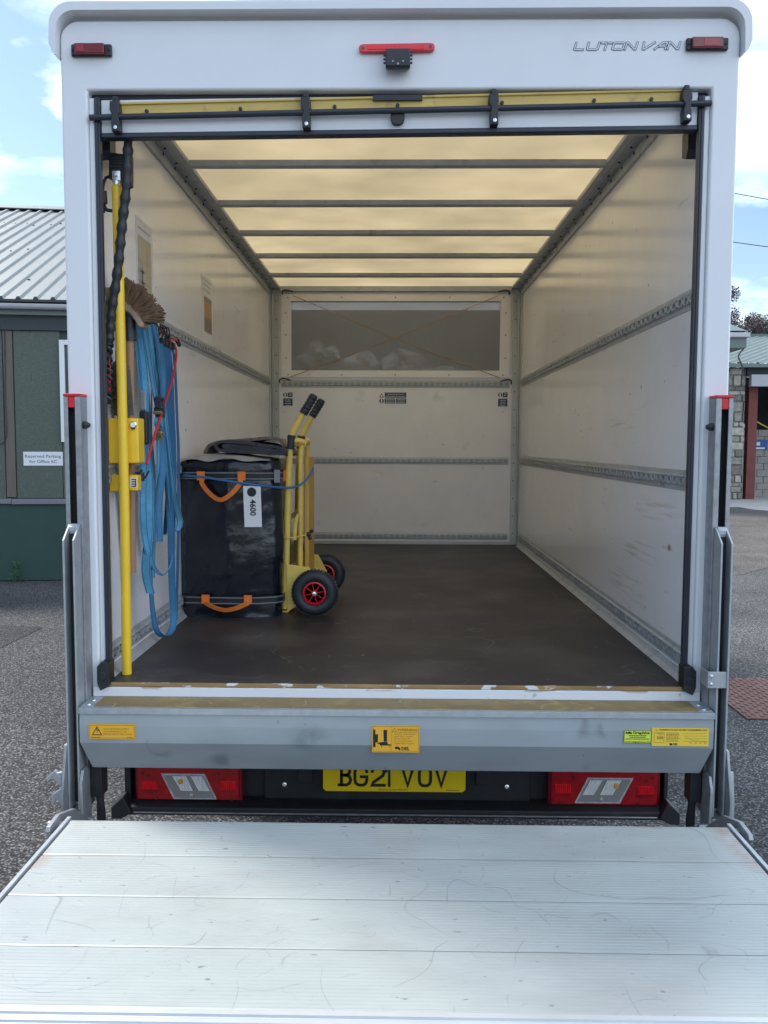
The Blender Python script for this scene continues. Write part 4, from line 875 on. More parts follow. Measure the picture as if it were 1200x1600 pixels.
for i, (lab, pth, w) in enumerate(light):
    P = smoothpath(pth, 7); n = len(P); ph = random.uniform(0, 6); am = random.uniform(.5, 1.0)
    wd = [Vector((math.cos(.9+am*math.sin(ph+4.2*k/n)), math.sin(.9+am*math.sin(ph+4.2*k/n)), .06*math.sin(3*k/n+ph))) for k in range(n)]
    w *= .8; b = MB(); b.ribbon(P, wd, w, .0028)
    s = b.build('ratchet_strap', (strap_l, strap_2, strap_3)[i % 3], smooth=False, label=lab, cat='strap', group='light blue webbing straps hanging from the wall rail')
    q = MB()
    for sd_ in (-1, 1):
        Pe = []; off_ = [p+wd[k].normalized()*sd_*(w/2-.0035) for k, p in enumerate(P)]; q.ribbon(off_, wd, .0026, .0040)
    q.build('edge_shade', strap_d, s)  # dark ribbons paint shade along the edges to set the straps apart
    q = MB(); hook(q, pth[0][1], pth[0][0]-.005); q.build('hook', rail_m, s, smooth=True)
    if i == 1:
        q = MB(); cx, cy, cz = -.872, .385, .115
        q.box(cx-.014, cx-.011, cy-.016, cy+.016, cz-.02, cz+.045); q.box(cx+.011, cx+.014, cy-.016, cy+.016, cz-.02, cz+.045); q.tube([(cx-.018, cy-.012, cz+.01), (cx+.018, cy-.012, cz+.01)], .009, 10); q.tube([(cx-.018, cy-.01, cz+.05), (cx+.018, cy-.01, cz+.05)], .006, 8)
        q.box(cx-.011, cx+.011, cy-.026, cy-.022, cz+.02, cz+.06); rb = q.build('ratchet_buckle', seal_m, s, bevel=.001)
        q = MB(); q.lathe([(.016, -.010), (.016, .010), (0, .010)], (cx, cy-.02, cz-.075), 'x', 12); q.tube([(cx-.018, cy-.02, cz-.075), (cx+.018, cy-.02, cz-.075)], .006, 8); q.box(cx-.017, cx+.017, cy-.026, cy-.01, cz-.10, cz-.092); q.tube([(cx-.016, cy-.03, cz), (cx+.016, cy-.03, cz)], .007, 8)
        q.build('ratchet_spindle', brass, s, smooth=True)
        q = MB(); q.lathe([(.019, -.013), (.019, .013)], (cx, cy-.02, cz-.035), 'x', 14); q.build('wound_webbing', strap_l, s, smooth=True)
dark = [('dark blue strap hanging closest to the light blue bundle under its black hook', .585, -.36), ('dark blue strap second from the light blue bundle', .635, -.22), ('dark blue strap third from the light blue bundle', .685, -.50), ('dark blue strap furthest along the rail, reaching down past the bag top', .75, -.74)]
for i, (lab, y, zb) in enumerate(dark):
    P = smoothpath([(-.925, y-.01, .395), (-.908, y, .35), (-.902, y+.01, .1), (-.900, y+.015, -.05), (-.905, y+.01, (zb-.05)/2), (-.92, y+.02, zb)], 6)
    s = MB().ribbon(P, Vector((.7, .7, 0)), .015 if i < 3 else .011, .004).build('elastic_strap', strap_d, label=lab, cat='strap', group='dark blue straps with black hooks on the wall rail')
    q = MB(); q.box(-.940, -.905, y-.018, y+.012, .385, .412); q.tube(smoothpath([(-.945, y-.01, .41), (-.935, y-.01, .44), (-.955, y-.01, .475), (-.968, y-.01, .46)], 4), .003, 6); q.build('hook', blackp, s, bevel=.003)
# spare wire hooks along the rail
q = MB()
for i in range(8):
    y = .50+i*.045; q.tube(smoothpath([(-.972, y, .475), (-.95, y, .482), (-.942, y, .455), (-.955, y+.004, .425)], 4), .003, 6)
q.build('wire_hook_row', blackp, smooth=True, label='row of short black wire hooks clipped in the wall rail above the dark blue straps', cat='hooks')
b = MB(); b.tube(smoothpath([(-.953, .40, .51), (-.955, .55, .497), (-.958, .75, .468), (-.96, .84, .452), (-.955, .98, .45), (-.96, 1.03, .445)], 6), .0042, 6)
b.tube(smoothpath([(-.955, .83, .44), (-.91, .79, .39), (-.875, .60, .27), (-.862, .40, .14), (-.868, .29, .03), (-.876, .21, -.07)], 8), .0048, 8)
o = b.build('red_bungee', red_c, smooth=True, label='thin red cord stretched from the wall rail down across the blue straps', cat='bungee cord')
q = MB(); q.tube(smoothpath([(-.872, .225, -.095), (-.885, .21, -.12), (-.90, .215, -.105), (-.895, .22, -.09)], 4), .004, 6); q.lathe([(0, -.03), (.014, -.03), (.014, .0), (0, .0)], (-.895, .20, -.10), 'z', 10); q.tube([(-.956, 1.0, .45), (-.958, 1.04, .437)], .010, 8); q.lathe([(0, -.015), (.012, -.015), (.012, .015), (0, .015)], (-.955, .835, .445), 'y', 8)
q.build('hook', blackp, o, smooth=True)

# ------------------------------------------------------------------ black bag
bag = thing('insulated_bag', 'tall black tarpaulin bag with orange handles strapped against the left wall', 'bag', (-.76, 1.33, -.793))
x0, x1, y0, y1 = -.978, -.528, 1.095, 1.56
def bagring(z):
    pts = []
    cs = [(x0+.03, y0+.012), (x0+.20, y0), (x0+.225, y0), (x0+.36, y0+.010), (x1-.025, y0+.035), (x1, y0+.075), (x1, y1-.05), (x1-.05, y1), (x0+.05, y1), (x0, y1-.05), (x0, y0+.04)]
    for i in range(len(cs)):
        a, c = cs[i], cs[(i+1) % len(cs)]; L = math.hypot(c[0]-a[0], c[1]-a[1]); n = max(1, int(L/.018))
        for k in range(n): t = k/n; pts.append((a[0]+(c[0]-a[0])*t, a[1]+(c[1]-a[1])*t))
    return pts
ring = bagring(0); rn = len(ring); rows = 46; b = MB(); vs = []
for j in range(rows+1):
    t = j/rows; z = -.792+t*.722
    for (x, y) in ring:
        cx, cy = (x0+x1)/2, (y0+y1)/2; d = Vector((x-cx, y-cy, 0)).normalized()
        nz_ = noise.noise(Vector((x*7, y*7, z*5)))*.010+noise.noise(Vector((x*16+4, y*16, z*26)))*.003+noise.noise(Vector((x*34, y*28, z*38)))*.0022
        bul = .008*math.sin(math.pi*t)-.010*math.exp(-((t-.90)/.02)**2)*.5-.008*math.exp(-((t-.115)/.02)**2)*.5-.004*math.exp(-((x-(x0+.213))/.006)**2)*(1 if y < y0+.05 else 0)
        k = 1 if .02 < t < .985 else 0
        edge = -.008 if t > .985 else 0
        vs.append((max(x+d.x*(nz_*k+bul+edge), -.983), y+d.y*(nz_*k+bul+edge), z+.004*noise.noise(Vector((x*9, y*9, 3)))*t))
b.v = vs; b.f = [(j*rn+k, j*rn+(k+1) % rn, (j+1)*rn+(k+1) % rn, (j+1)*rn+k) for j in range(rows) for k in range(rn)]+[tuple(range(rn-1, -1, -1)), tuple(range(rows*rn, rows*rn+rn))]; b.mi = [0]*len(b.f)
b.build('bag_body', tarp, bag, smooth=True)
# cloth lid, slightly domed, its pale hem lapping over the front edge
b = MB(); nx, ny = 22, 12; vs = []
for j in range(ny+1):
    for i in range(nx+1):
        u, v = i/nx, j/ny; x = x0+.01+u*(x1-x0-.05); y = y0-.012+v*.40
        z = -.066+.026*math.sin(math.pi*min(1, u*1.05))*math.sin(math.pi*(.12+v*.8))+.004*noise.noise(Vector((x*14, y*14, 0)))
        if j == 0: z -= .012-.007*math.sin(u*15)
        vs.append((x, y, z))
b.add(vs, [(j*(nx+1)+i, j*(nx+1)+i+1, (j+1)*(nx+1)+i+1, (j+1)*(nx+1)+i) for j in range(ny) for i in range(nx)]); b.build('cloth_lid', topcloth, bag, smooth=True)
def band(z, h, m, off, nm):
    b = MB(); vs = []
    rr_ = [(x, y) for x, y in ring]
    for zz in (z-h/2, z+h/2):
        for x, y in rr_:
            d = Vector((x-(x0+x1)/2, y-(y0+y1)/2, 0)).normalized(); vs.append((max(x+d.x*off, -.9845), y+d.y*off, zz+.002*noise.noise(Vector((x*12, y*12, z*9)))))
    b.add(vs, [(k, (k+1) % rn, rn+(k+1) % rn, rn+k) for k in range(rn)]); b.build(nm, m, bag)
for zc, oo in ((-.142, .011), (-.712, .012)):
    band(zc, .040, web_blk, oo, 'strap_band'); band(zc+.013, .004, web_grey, oo+.0015, 'band_stripe'); band(zc-.013, .004, web_grey, oo+.0015, 'band_stripe')
def handle(xa, xb, ztop, drop, yy):
    b = MB()
    P = smoothpath([(xa, yy-.016, ztop+.022), (xa+.003, yy-.019, ztop-.012), (xa+.012, yy-.03, ztop-.04*drop), (xa+.05, yy-.04, ztop-.085*drop), ((xa+xb)/2, yy-.044, ztop-.108*drop), (xb-.05, yy-.04, ztop-.085*drop), (xb-.012, yy-.03, ztop-.04*drop), (xb-.003, yy-.019, ztop-.012), (xb, yy-.016, ztop+.022)], 5)
    n = len(P); wd = []
    for k in range(n):
        t = k/(n-1); a = (P[min(k+1, n-1)]-P[max(k-1, 0)]).normalized(); side = Vector((0, -1, 0)).cross(a).normalized(); wd.append(side*1.0+Vector((0, -.5*math.sin(math.pi*t), 0)))
    b.ribbon(P, wd, .021, .004); b.box(xa-.018, xa+.018, yy-.021, yy-.017, ztop-.014, ztop+.026); b.box(xb-.018, xb+.018, yy-.021, yy-.017, ztop-.014, ztop+.026)
    b.build('carry_handle', web_or, bag)
handle(-.876, -.692, -.148, .93, y0-.004); handle(-.862, -.668, -.710, .36, y0-.002)
MB().box(x1+.010, x1+.016, 1.19, 1.235, -.17, -.118).build('side_tab', web_or, bag); MB().box(x1-.022, x1+.004, y0+.012, y0+.022, -.172, -.115).build('band_buckle', web_grey, bag)
lb = MB(); lb.box(-.684, -.606, y0-.030, y0-.028, -.372, -.186); lb.xform(lambda v: Vector((v.x+(v.z+.19)*-.028, v.y+(v.x+.645)*.06, v.z))); tg = lb.build('paper_tag', whitep, bag)
yt = y0-.0310
q = MB(); q.add([(-.646+.021*math.cos(k*math.pi/10), yt-.0008, -.214+.021*math.sin(k*math.pi/10)) for k in range(20)], [tuple(range(20))]); q.build('printed_dot', ink, tg)
text('4600', .026, (-.653, yt-.0008, -.247), (0, 0, -1), (1, .06, 0), ink, tg, bold=.03, fit=.074)
# folded moving blanket on the bag
def blanket(name, prof, ya, yb, m, lab, seed):
    b = MB(); P = smoothpath([(p[0], 0, p[1]) for p in prof], 5); n = len(P); M = 14; vs = []; th = .007
    for j in range(M+1):
        y = ya+(yb-ya)*j/M
        for side in (1, -1):
            for i, p in enumerate(P):
                t = (P[min(i+1, n-1)]-P[max(i-1, 0)]).normalized(); nn = Vector((-t.z, 0, t.x)); w = .007*noise.noise(Vector((p.x*9+seed, y*9, p.z*20)))
                q = p+nn*(th*side+w); vs.append((q.x, y+.012*noise.noise(Vector((p.x*8, seed, p.z*8))) + (.10*(p.x+.75) if name else 0)*0, q.z+.006*noise.noise(Vector((q.x*5, y*6, seed)))))
    rw = 2*n; fs = []
    for j in range(M):
        for i in range(n-1):
            fs.append((j*rw+i, j*rw+i+1, (j+1)*rw+i+1, (j+1)*rw+i)); fs.append((j*rw+n+i, (j+1)*rw+n+i, (j+1)*rw+n+i+1, j*rw+n+i+1))
        fs.append((j*rw, (j+1)*rw, (j+1)*rw+n, j*rw+n)); fs.append((j*rw+n-1, j*rw+2*n-1, (j+1)*rw+2*n-1, (j+1)*rw+n-1))
    for j in (0, M):
        for i in range(n-1): fs.append((j*rw+i, j*rw+i+1, j*rw+n+i+1, j*rw+n+i))
    b.add(vs, fs); return b.build('folded_blanket', m, smooth=True, label=lab, cat='blanket', group='folded blankets on the black bag')
ba = blanket('a', [(-.50, -.045), (-.62, -.036), (-.74, -.034), (-.80, -.024), (-.818, -.006), (-.798, .010), (-.74, .012), (-.66, .003), (-.56, -.010), (-.50, -.034)], 1.13, 1.52, felt_d, 'dark blue grey folded blanket with rolled edges lying on the bag', 2)
bb_ = blanket('a', [(-.52, -.032), (-.66, -.020), (-.75, -.017), (-.785, -.010), (-.765, -.002), (-.68, -.006), (-.56, -.022)], 1.135, 1.51, felt_d, None, 5)
bb_.name = 'inner_fold'; bb_.parent = ba; bb_.location = bb_.location-ba.location; [bb_.__delitem__(k) for k in ('category', 'group') if k in bb_.keys()]
blanket('b', [(-.90, -.045), (-.885, -.014), (-.85, .006), (-.79, .016), (-.70, .024), (-.60, .030), (-.550, .020), (-.530, -.005), (-.51, -.03), (-.49, -.05)], 1.26, 1.56, felt, 'brown grey felt blanket draped behind the dark one on the bag', 8)

# ------------------------------------------------------------------ hand truck, standing side-on
ht = thing('hand_truck', 'yellow sack truck with black grips and red hubbed wheels beside the black bag', 'hand truck', (-.45, 1.47, -.793))
RY = ((1.235, 0), (1.665, 0))
for ry, _ in RY:
    P = smoothpath([(-.520, ry, -.775), (-.508, ry, -.4), (-.495, ry, -.02), (-.490, ry, .02), (-.474, ry, .065), (-.452, ry, .105)], 6)
    MB().tube(P, .0165, 12).build('frame_rail', truck_y, ht, smooth=True)
    MB().tube([(-.452, ry, .105), (-.412, ry, .182)], .0145, 12).build('handle_tube', truck_y, ht, smooth=True)
    q = MB(); n = 16; A, B_ = Vector((-.430, ry, .143)), Vector((-.376, ry, .232))
    q.tube([A+(B_-A)*i/n for i in range(n+1)], [.0205+(.002*math.cos(i*2.4)) for i in range(n)]+[.012], 12); q.build('grip', rubber, ht, smooth=True)
    q = MB(); q.tube([(-.492, ry-.002, -.022), (-.484, ry-.002, .044)], .0195, 10); q.build('joint_sleeve', rubber, ht, smooth=True)
for z, xx in ((.0, -.492), (-.35, -.506), (-.62, -.515)):
    MB().tube([(xx, RY[0][0], z), (xx, RY[1][0], z)], .011, 8).build('cross_tube', truck_y, ht, smooth=True)
# inner folding frame
P = smoothpath([(-.455, 1.30, -.72), (-.452, 1.30, -.3), (-.450, 1.30, -.05), (-.440, 1.32, .0), (-.44, 1.40, .01), (-.44, 1.55, .01), (-.45, 1.60, -.05), (-.452, 1.60, -.72)], 6)
MB().tube(P, .0135, 10).build('folding_frame', truck_y, ht, smooth=True)
MB().tube(smoothpath([(-.490, 1.24, .015), (-.455, 1.24, .018), (-.43, 1.26, .01)], 4), .014, 10).build('top_link', truck_y, ht, smooth=True)
MB().tube(smoothpath([(-.475, 1.25, -.45), (-.468, 1.25, -.36), (-.455, 1.25, -.33)], 4), .010, 8).build('small_hoop', truck_y, ht, smooth=True)
MB().box(-.437, -.415, 1.34, 1.62, -.70, -.06).build('back_panel', panel_y, ht, bevel=.004)
MB().box(-.538, -.500, 1.22, 1.68, -.792, -.784).box(-.538, -.532, 1.22, 1.68, -.7838, -.62).build('toe_plate', truck_y, ht, bevel=.002)
for ry in (1.215, 1.685):
    q = MB(); q.prism([(-.510, -.56), (-.400, -.575), (-.355, -.66), (-.358, -.715), (-.45, -.755), (-.505, -.785)], 'y', ry-.003, ry+.003); q.build('axle_plate', truck_y, ht, bevel=.002)
MB().tube([(-.371, 1.13, -.686), (-.371, 1.78, -.686)], .010, 10).build('axle', galv, ht)
wm = None
for wy in (1.165, 1.755):
    R0 = .106; prof_ = []
    for k in range(13):
        a = R(-160+320*k/12); prof_.append((.077+.030*math.cos(a), .032*math.sin(a)))
    w_ = MB().lathe(prof_, (-.371, wy, -.686), 'y', 40)
    wo = w_.build('wheel', rubber, ht, smooth=True)
    q = MB(); n = 40
    for k in range(n):   # tread blocks
        a = 2*math.pi*k/n; c_, s_ = math.cos(a), math.sin(a)
        for yy in (-.012, .012):
            r1, r2 = .1035, .1085; dd = .005; ce = Vector((-.371+c_*r1, wy+yy, -.686+s_*r1)); t_ = Vector((-s_, 0, c_)); rr_ = Vector((c_, 0, s_)); 
            vs = [ce+t_*(sx*dd)+Vector((0, sy*.008, 0))+rr_*(h*.005) for h in (0, 1) for sx, sy in ((-1, -1), (1, -1), (1, 1), (-1, 1))]
            q.add(vs, [(0, 3, 2, 1), (4, 5, 6, 7), (0, 1, 5, 4), (1, 2, 6, 5), (2, 3, 7, 6), (3, 0, 4, 7)])
    q.build('tread', rubber, wo)
    q = MB(); yf = wy-.022
    q.lathe([(.054, .0), (.054, -.004), (.048, -.006), (.044, .003)], (-.371, yf, -.686), 'y', 32, False); q.lathe([(.016, .003), (.014, -.002)], (-.371, yf, -.686), 'y', 24)
    for k in range(8):
        a = R(45*k+12); p0 = Vector((-.371+.015*math.cos(a), yf-.001, -.686+.015*math.sin(a))); p1 = Vector((-.371+.046*math.cos(a), yf+.001, -.686+.046*math.sin(a))); q.tube([p0, p1], .0028, 6)
    q.build('rim', red_m, wo, smooth=True)
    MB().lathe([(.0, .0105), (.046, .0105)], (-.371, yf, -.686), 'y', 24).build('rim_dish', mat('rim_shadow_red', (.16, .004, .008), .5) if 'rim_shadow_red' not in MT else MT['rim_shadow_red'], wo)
    MB().lathe([(.014, .0), (.014, -.010), (.010, -.015), (0, -.017)], (-.371, yf, -.686), 'y', 16).build('hub', chrome, wo, smooth=True)
# yellow securing cord round the truck and white ties at its foot
b = MB(); b.tube(smoothpath([(-.545, 1.22, -.432), (-.50, 1.205, -.434), (-.45, 1.21, -.430), (-.42, 1.225, -.422)], 5), .0035, 6); o = b.build('yellow_cord', truck_y, smooth=True, label='short yellow cord with black toggle tied round the sack truck frame', cat='cord')
q = MB(); q.lathe([(0, -.012), (.011, -.008), (.011, .008), (0, .012)], (-.405, 1.225, -.420), 'x', 10); q.lathe([(0, -.010), (.009, -.006), (.009, .006), (0, .010)], (-.392, 1.225, -.405), 'z', 8); q.lathe([(0, -.010), (.009, -.006), (.009, .006), (0, .010)], (-.400, 1.222, -.438), 'z', 8); q.build('toggle', blackp, o, smooth=True)
# blue cord round bag and truck
b = MB(); b.tube(smoothpath([(-.96, 1.085, -.142), (-.86, 1.066, -.148), (-.78, 1.052, -.160), (-.70, 1.058, -.172), (-.60, 1.075, -.186), (-.50, 1.19, -.20), (-.44, 1.20, -.185), (-.405, 1.23, -.15), (-.39, 1.30, -.11)], 8), .0055, 8)
b.build('blue_bungee', blue_c, smooth=True, label='blue cord running across the black bag and round the sack truck', cat='bungee cord')
# crossed bungees over the window
for lab, pa, pb_ in (('tan bungee cord rising from lower left to upper right across the bulkhead window', (-.895, .505), (.87, 1.19)), ('tan bungee cord falling from upper left to lower right across the bulkhead window', (-.87, 1.19), (.895, .50))):
    up = pb_[1] > pa[1]; dy = 4.055 if up else 4.066
    a = Vector((pa[0], 4.075, pa[1])); c = Vector((pb_[0], 4.075, pb_[1])); P = [a+(c-a)*(i/24)+Vector((0, (dy-4.075)*math.sin(math.pi*i/24)-.012*math.sin(math.pi*i/24), -.018*math.sin(math.pi*i/24))) for i in range(25)]
    o = MB().tube(P[1:-1], .0033, 6).build('tan_bungee', tan_c, smooth=True, label=lab, cat='bungee cord', group='crossed bungee cords over the window')
    q = MB()
    for e, s in ((a, -1), (c, 1)):
        q.tube(smoothpath([e+Vector((-s*.07, -.005, 0)), e+Vector((-s*.02, -.012, .012)), e+Vector((s*.012, -.010, .004)), e+Vector((s*.014, 0, -.022))], 4), .0055, 6)
    q.build('hook', blackp, o, smooth=True)
# plastic film bags in the compartment over the cab
for i, (x, y, z, r, lab) in enumerate(((-.62, 4.40, .60, .22, 'crumpled white plastic bag at the far left behind the hazy window'), (-.28, 4.5, .56, .20, 'crumpled plastic bag beside the white one behind the hazy window'), (.08, 4.42, .57, .21, 'pale plastic bag in the middle behind the hazy window'), (.42, 4.5, .50, .16, 'low flat plastic bag right of the middle behind the hazy window'))):
    b = MB(); n, m = 22, 14; vs = []
    for j in range(m+1):
        th = math.pi*j/m
        for k in range(n):
            a = 2*math.pi*k/n; d = Vector((math.sin(th)*math.cos(a), math.sin(th)*math.sin(a), math.cos(th)))
            rr_ = r*(1+.28*noise.noise(d*2.3+Vector((i*5, 0, 0)))+.16*noise.noise(d*6+Vector((0, i*3, 0)))+.06*noise.noise(d*14)); vs.append((x+d.x*rr_, y+d.y*rr_*.8, max(z+d.z*rr_*.95, .462)))
    b.add(vs, [(j*n+k, j*n+(k+1) % n, (j+1)*n+(k+1) % n, (j+1)*n+k) for j in range(m) for k in range(n)]); b.build('plastic_bag', film_t, label=lab, cat='plastic bag', group='plastic bags behind the window')

# ------------------------------------------------------------------ office shed on the left
shed_roof = mat('pale_green_sheet', (.17, .19, .18), .45, .05, var=.08, vs=2, stretch=(1, .3, 1)); over(shed_roof, (.30, .33, .27), 2, (.55, .75), strength=.35)
shed_wall = mat('pebbled_green_board', (.105, .125, .105), .9, var=.28, vs=60, bump=.4, bs=120); shed_base = mat('dark_green_board', (.022, .062, .050), .55, var=.12, vs=3)
batten = mat('weathered_batten', (.14, .12, .10), .8, var=.15, vs=6, stretch=(4, 4, .4)); fascia_m = mat('grey_green_fascia', (.16, .20, .19), .6); gut = mat('grey_gutter', (.52, .53, .57), .4); upvc = mat('white_upvc', (.74, .75, .76), .35); dk = mat('dark_board', (.045, .055, .06), .7); dripm = mat('lead_drip', (.20, .19, .22), .5)
shed = thing('office_shed', 'long green boarded office shed with a ribbed pale metal roof left of the van', 'building', (-6, 7.8, -1.7))
TH = .13; ua = Vector((math.cos(TH), math.sin(TH), 0)); na = Vector((-math.sin(TH), math.cos(TH), 0)); OA = Vector((-4.88, 7.80, 0))
def SH(v): return OA+ua*v.x+na*v.y+Vector((0, 0, v.z))
def sp_(b, nm, m, par=None, **k): return b.xform(SH).build(nm, m, par or shed, **k)
sp_(MB().box(-6, 3.2, .03, .2, -1.62, 1.72), 'wall', dk)
sp_(MB().box(-6, 3.2, .2, 12.8, -1.7, 1.55), 'rear_block', dk)
base = sp_(MB().box(-6, 3.2, -.012, .03, -1.60, -.745), 'base_board', shed_base)
sp_(MB().box(-6, 3.2, -.030, -.0125, -1.69, -1.60), 'plinth_board', shed_base, bevel=.002)
sp_(MB().box(-6, .17, -.05, .03, -.74, -.675).box(.175, 3.2, -.055, .03, -.745, -.68), 'drip_strip', dripm, bevel=.006)
for x0_, x1_ in ((-3.4, -2.30), (-2.18, -1.10), (-.98, .10), (.235, .778), (.786, 1.3), (1.9, 3.1)):
    sp_(MB().box(x0_, x1_, 0, .03, (-.672 if not (.77 < x0_ < 1.2) else -.672), (1.37 if not (.77 < x0_ < 1.2) else .01)), 'wall_panel', shed_wall, bevel=.002)
for x0_ in (.112, -.97-.12, -2.29): sp_(MB().box(x0_, x0_+.11, -.008, .03, -.66, 1.37), 'batten', batten, bevel=.002)
sp_(MB().box(-6, 3.2, -.03, .03, 1.375, 1.58), 'soffit_board', dk); sp_(MB().box(-6, 3.2, -.10, -.032, 1.55, 1.66), 'fascia', fascia_m)  # dark tone of the soffit board paints in the shade under the eaves
wnd = sp_(MB().box(.778, .838, -.035, .02, .02, 1.265).box(1.42, 1.48, -.035, .02, .02, 1.265).box(.838, 1.42, -.035, .02, .02, .075).box(.838, 1.42, -.035, .02, 1.205, 1.265), 'window', upvc, bevel=.004)
sp_(MB().box(.838, 1.42, .0, .006, .075, 1.205), 'pane', glass, wnd)
sg = sp_(MB().box(.318, .786, -.006, -.0012, -.270, -.100), 'parking_sign', whitep, bevel=0)
for s_, z in (('Reserved Parking', -.172), ('for Office 6C', -.238)):
    b0 = text(s_, .038, (.552, -.0075, z), XR, ZU, letter_d, sg, align='CENTER', fit=.43 if z > -.2 else .33, bold=.012)
    P0 = Vector(b0['_w']); me = b0.data
    for v in me.vertices: w = v.co+P0; w2 = SH(Vector((w.x, w.y, w.z-H))); v.co = Vector((w2.x, w2.y, w2.z+H))-P0
gt = MB(); gp = [(.06*math.cos(R(a)), .06*math.sin(R(a))) for a in range(180, 361, 20)]
gpath = [(-.165+p[0], 1.665+p[1]) for p in gp]; inner_ = [(-.165+p[0]*.9, 1.665+p[1]*.9) for p in reversed(gp)]
gt.prism(gpath+inner_, 'x', -6, 3.2); sp_(gt, 'gutter', gut, smooth=True)
sp_(MB().prism([(a, c-.004) for a, c in [(-.165+p[0]*1.12, 1.665+p[1]*1.12) for p in gp]], 'x', .02, .09), 'gutter_joint', gut)
cab_ = MB().tube(smoothpath([(.145, -.02, 1.37), (.14, -.02, .9), (.13, -.02, .5), (.135, -.02, .15), (.10, -.02, .02), (.0, -.02, -.03), (-.2, -.02, -.12), (-.5, -.02, -.14)], 6), .006, 6); sp_(cab_, 'wall_cable', rubber)
# corrugated roof: trapezoid ribs at 0.2 m up a 22 degree slope
ct, st = math.cos(R(22)), math.sin(R(22)); SL = 7.4
b = MB(); prof_ = []; x = -6.0
while x < 3.2: prof_ += [(x, 0), (x+.135, 0), (x+.152, .032), (x+.183, .032), (x+.20, 0)]; x += .20
pv = [(p[0], -.22, 1.715+p[1]) for p in prof_]; pw = [(p[0], -.22+SL*ct-p[1]*st, 1.715+SL*st+p[1]) for p in prof_]; m_ = len(pv)
b.add(pv+pw, [(i, i+1, m_+i+1, m_+i) for i in range(m_-1)]); rf = sp_(b, 'roof_sheet', shed_roof)
b = MB()
for i in range(46): b.add([(-6+.2*i+.137, -.224, 1.712), (-6+.2*i+.2, -.224, 1.712), (-6+.2*i+.183, -.224, 1.742), (-6+.2*i+.152, -.224, 1.742)], [(0, 1, 2, 3)])
b.box(-6, 3.2, -.222, -.20, 1.685, 1.712); sp_(b, 'rib_closer', dk, rf)
b = MB(); random.seed(9)
for i in range(46):
    for s_ in (1.0, 3.2, 5.6):
        if random.random() < .5: continue
        xx = -6+.2*i+random.choice((.03, .10)); ss = s_+random.uniform(-.2, .2); b.lathe([(.020, 0), (.020, .008), (0, .012)], (xx, -.22+ss*ct, 1.716+ss*st), 'z', 6)
sp_(b, 'roof_screw', dk, rf)
b = MB(); yr, zr = -.22+SL*ct, 1.715+SL*st; b.prism([(yr-.28, zr-.06), (yr-.28, zr-.045), (yr, zr+.075), (yr+.28, zr-.045), (yr+.28, zr-.06), (yr, zr+.06)], 'x', -6, 3.2); sp_(b, 'ridge_cap', shed_roof)
b = MB(); b.add([(-6, yr, zr), (3.2, yr, zr), (3.2, yr*2, 1.7), (-6, yr*2, 1.7)], [(0, 1, 2, 3)]); b.add([(3.2, -.2, 1.7), (3.2, yr, zr), (3.2, yr*2, 1.7)], [(0, 1, 2)]); sp_(b, 'roof_rear', shed_roof)
# weed
b = MB(); random.seed(4); w0 = SH(Vector((.22, -.12, -1.7)))
for i in range(60):
    h = random.random()**.8*.26; c = Vector((w0.x+random.gauss(0, .045*(1.1-h*2)), w0.y+random.gauss(0, .03), -1.7+h)); d = Vector((random.uniform(-1, 1), random.uniform(-1, 1), random.uniform(-.2, .8))).normalized()*.045; e = Vector((-d.y, d.x, 0)).normalized()*.014
    b.add([c-d*.5, c+e, c+d*.5, c-e], [(0, 1, 2, 3)])
leafm = mat('weed_leaf', (.05, .13, .035), .6, var=.3, vs=30)
wd_ = b.build('weed', leafm, label='small green weed growing at the foot of the green shed wall', cat='weed'); MB().tube([(w0.x, w0.y, -1.7), (w0.x+.01, w0.y, -1.55), (w0.x, w0.y, -1.44)], .004, 5).build('stem', leafm, wd_)

# ------------------------------------------------------------------ buildings on the right
stone = mat('rough_stone', (.30, .28, .24), .95, var=.35, vs=9, bump=.8, bs=22); blockm = mat('concrete_block', (.34, .32, .29), .9, var=.12, vs=5); oxide = mat('red_oxide_steel', (.16, .035, .028), .6, var=.15, vs=4); mortar = mat('mortar', (.22, .21, .19), .95)
green_r = mat('green_roof_sheet', (.12, .165, .145), .5, .05, var=.1, vs=3); over(blockm, (.42, .36, .06), 3, (.42, .55), strength=.8, mask=[((10.9, 27.0, .15+H-.2), (.32, 1.5, .8))])
wk = thing('workshop_barn', 'open stone and block workshop with green ribbed roof in the distance on the right', 'building', (13, 27, -1.7))
def wp(b, nm, m, par=None, **k): return b.build(nm, m, par or wk, **k)
pil = wp(MB().box(9.9, 11.02, 25.05, 25.5, -1.7, 2.45), 'pillar', mortar)
random.seed(12); z = -1.69; stones = [stone, mat('pale_stone', (.42, .40, .35), .95, var=.3, vs=8, bump=.8, bs=22), mat('dark_stone', (.19, .175, .155), .95, var=.3, vs=8, bump=.8, bs=22)]
while z < 2.4:
    h = random.uniform(.10, .34); x = 9.92
    while x < 11.0:
        w = min(random.uniform(.14, .55), 11.03-x); MB().box(x+.012, x+w-.012, 24.98+random.uniform(0, .04), 25.06, z+.012, min(z+h, 2.45)-.012).xform(lambda v: v+Vector((0, 0, random.uniform(-.014, .014)))).build('stone', random.choice(stones), pil, bevel=.03); x += w
    z += h
wp(MB().box(11.22, 11.50, 25.2, 25.45, -1.7, 2.1), 'steel_post', oxide); wp(MB().tube([(10.42, 24.9, -1.7), (10.42, 24.9, 2.3)], .05, 8), 'downpipe', fascia_m)
bw = wp(MB().box(11.62, 14.5, 27.05, 27.2, -1.7, .56), 'block_wall', mortar); p0 = None
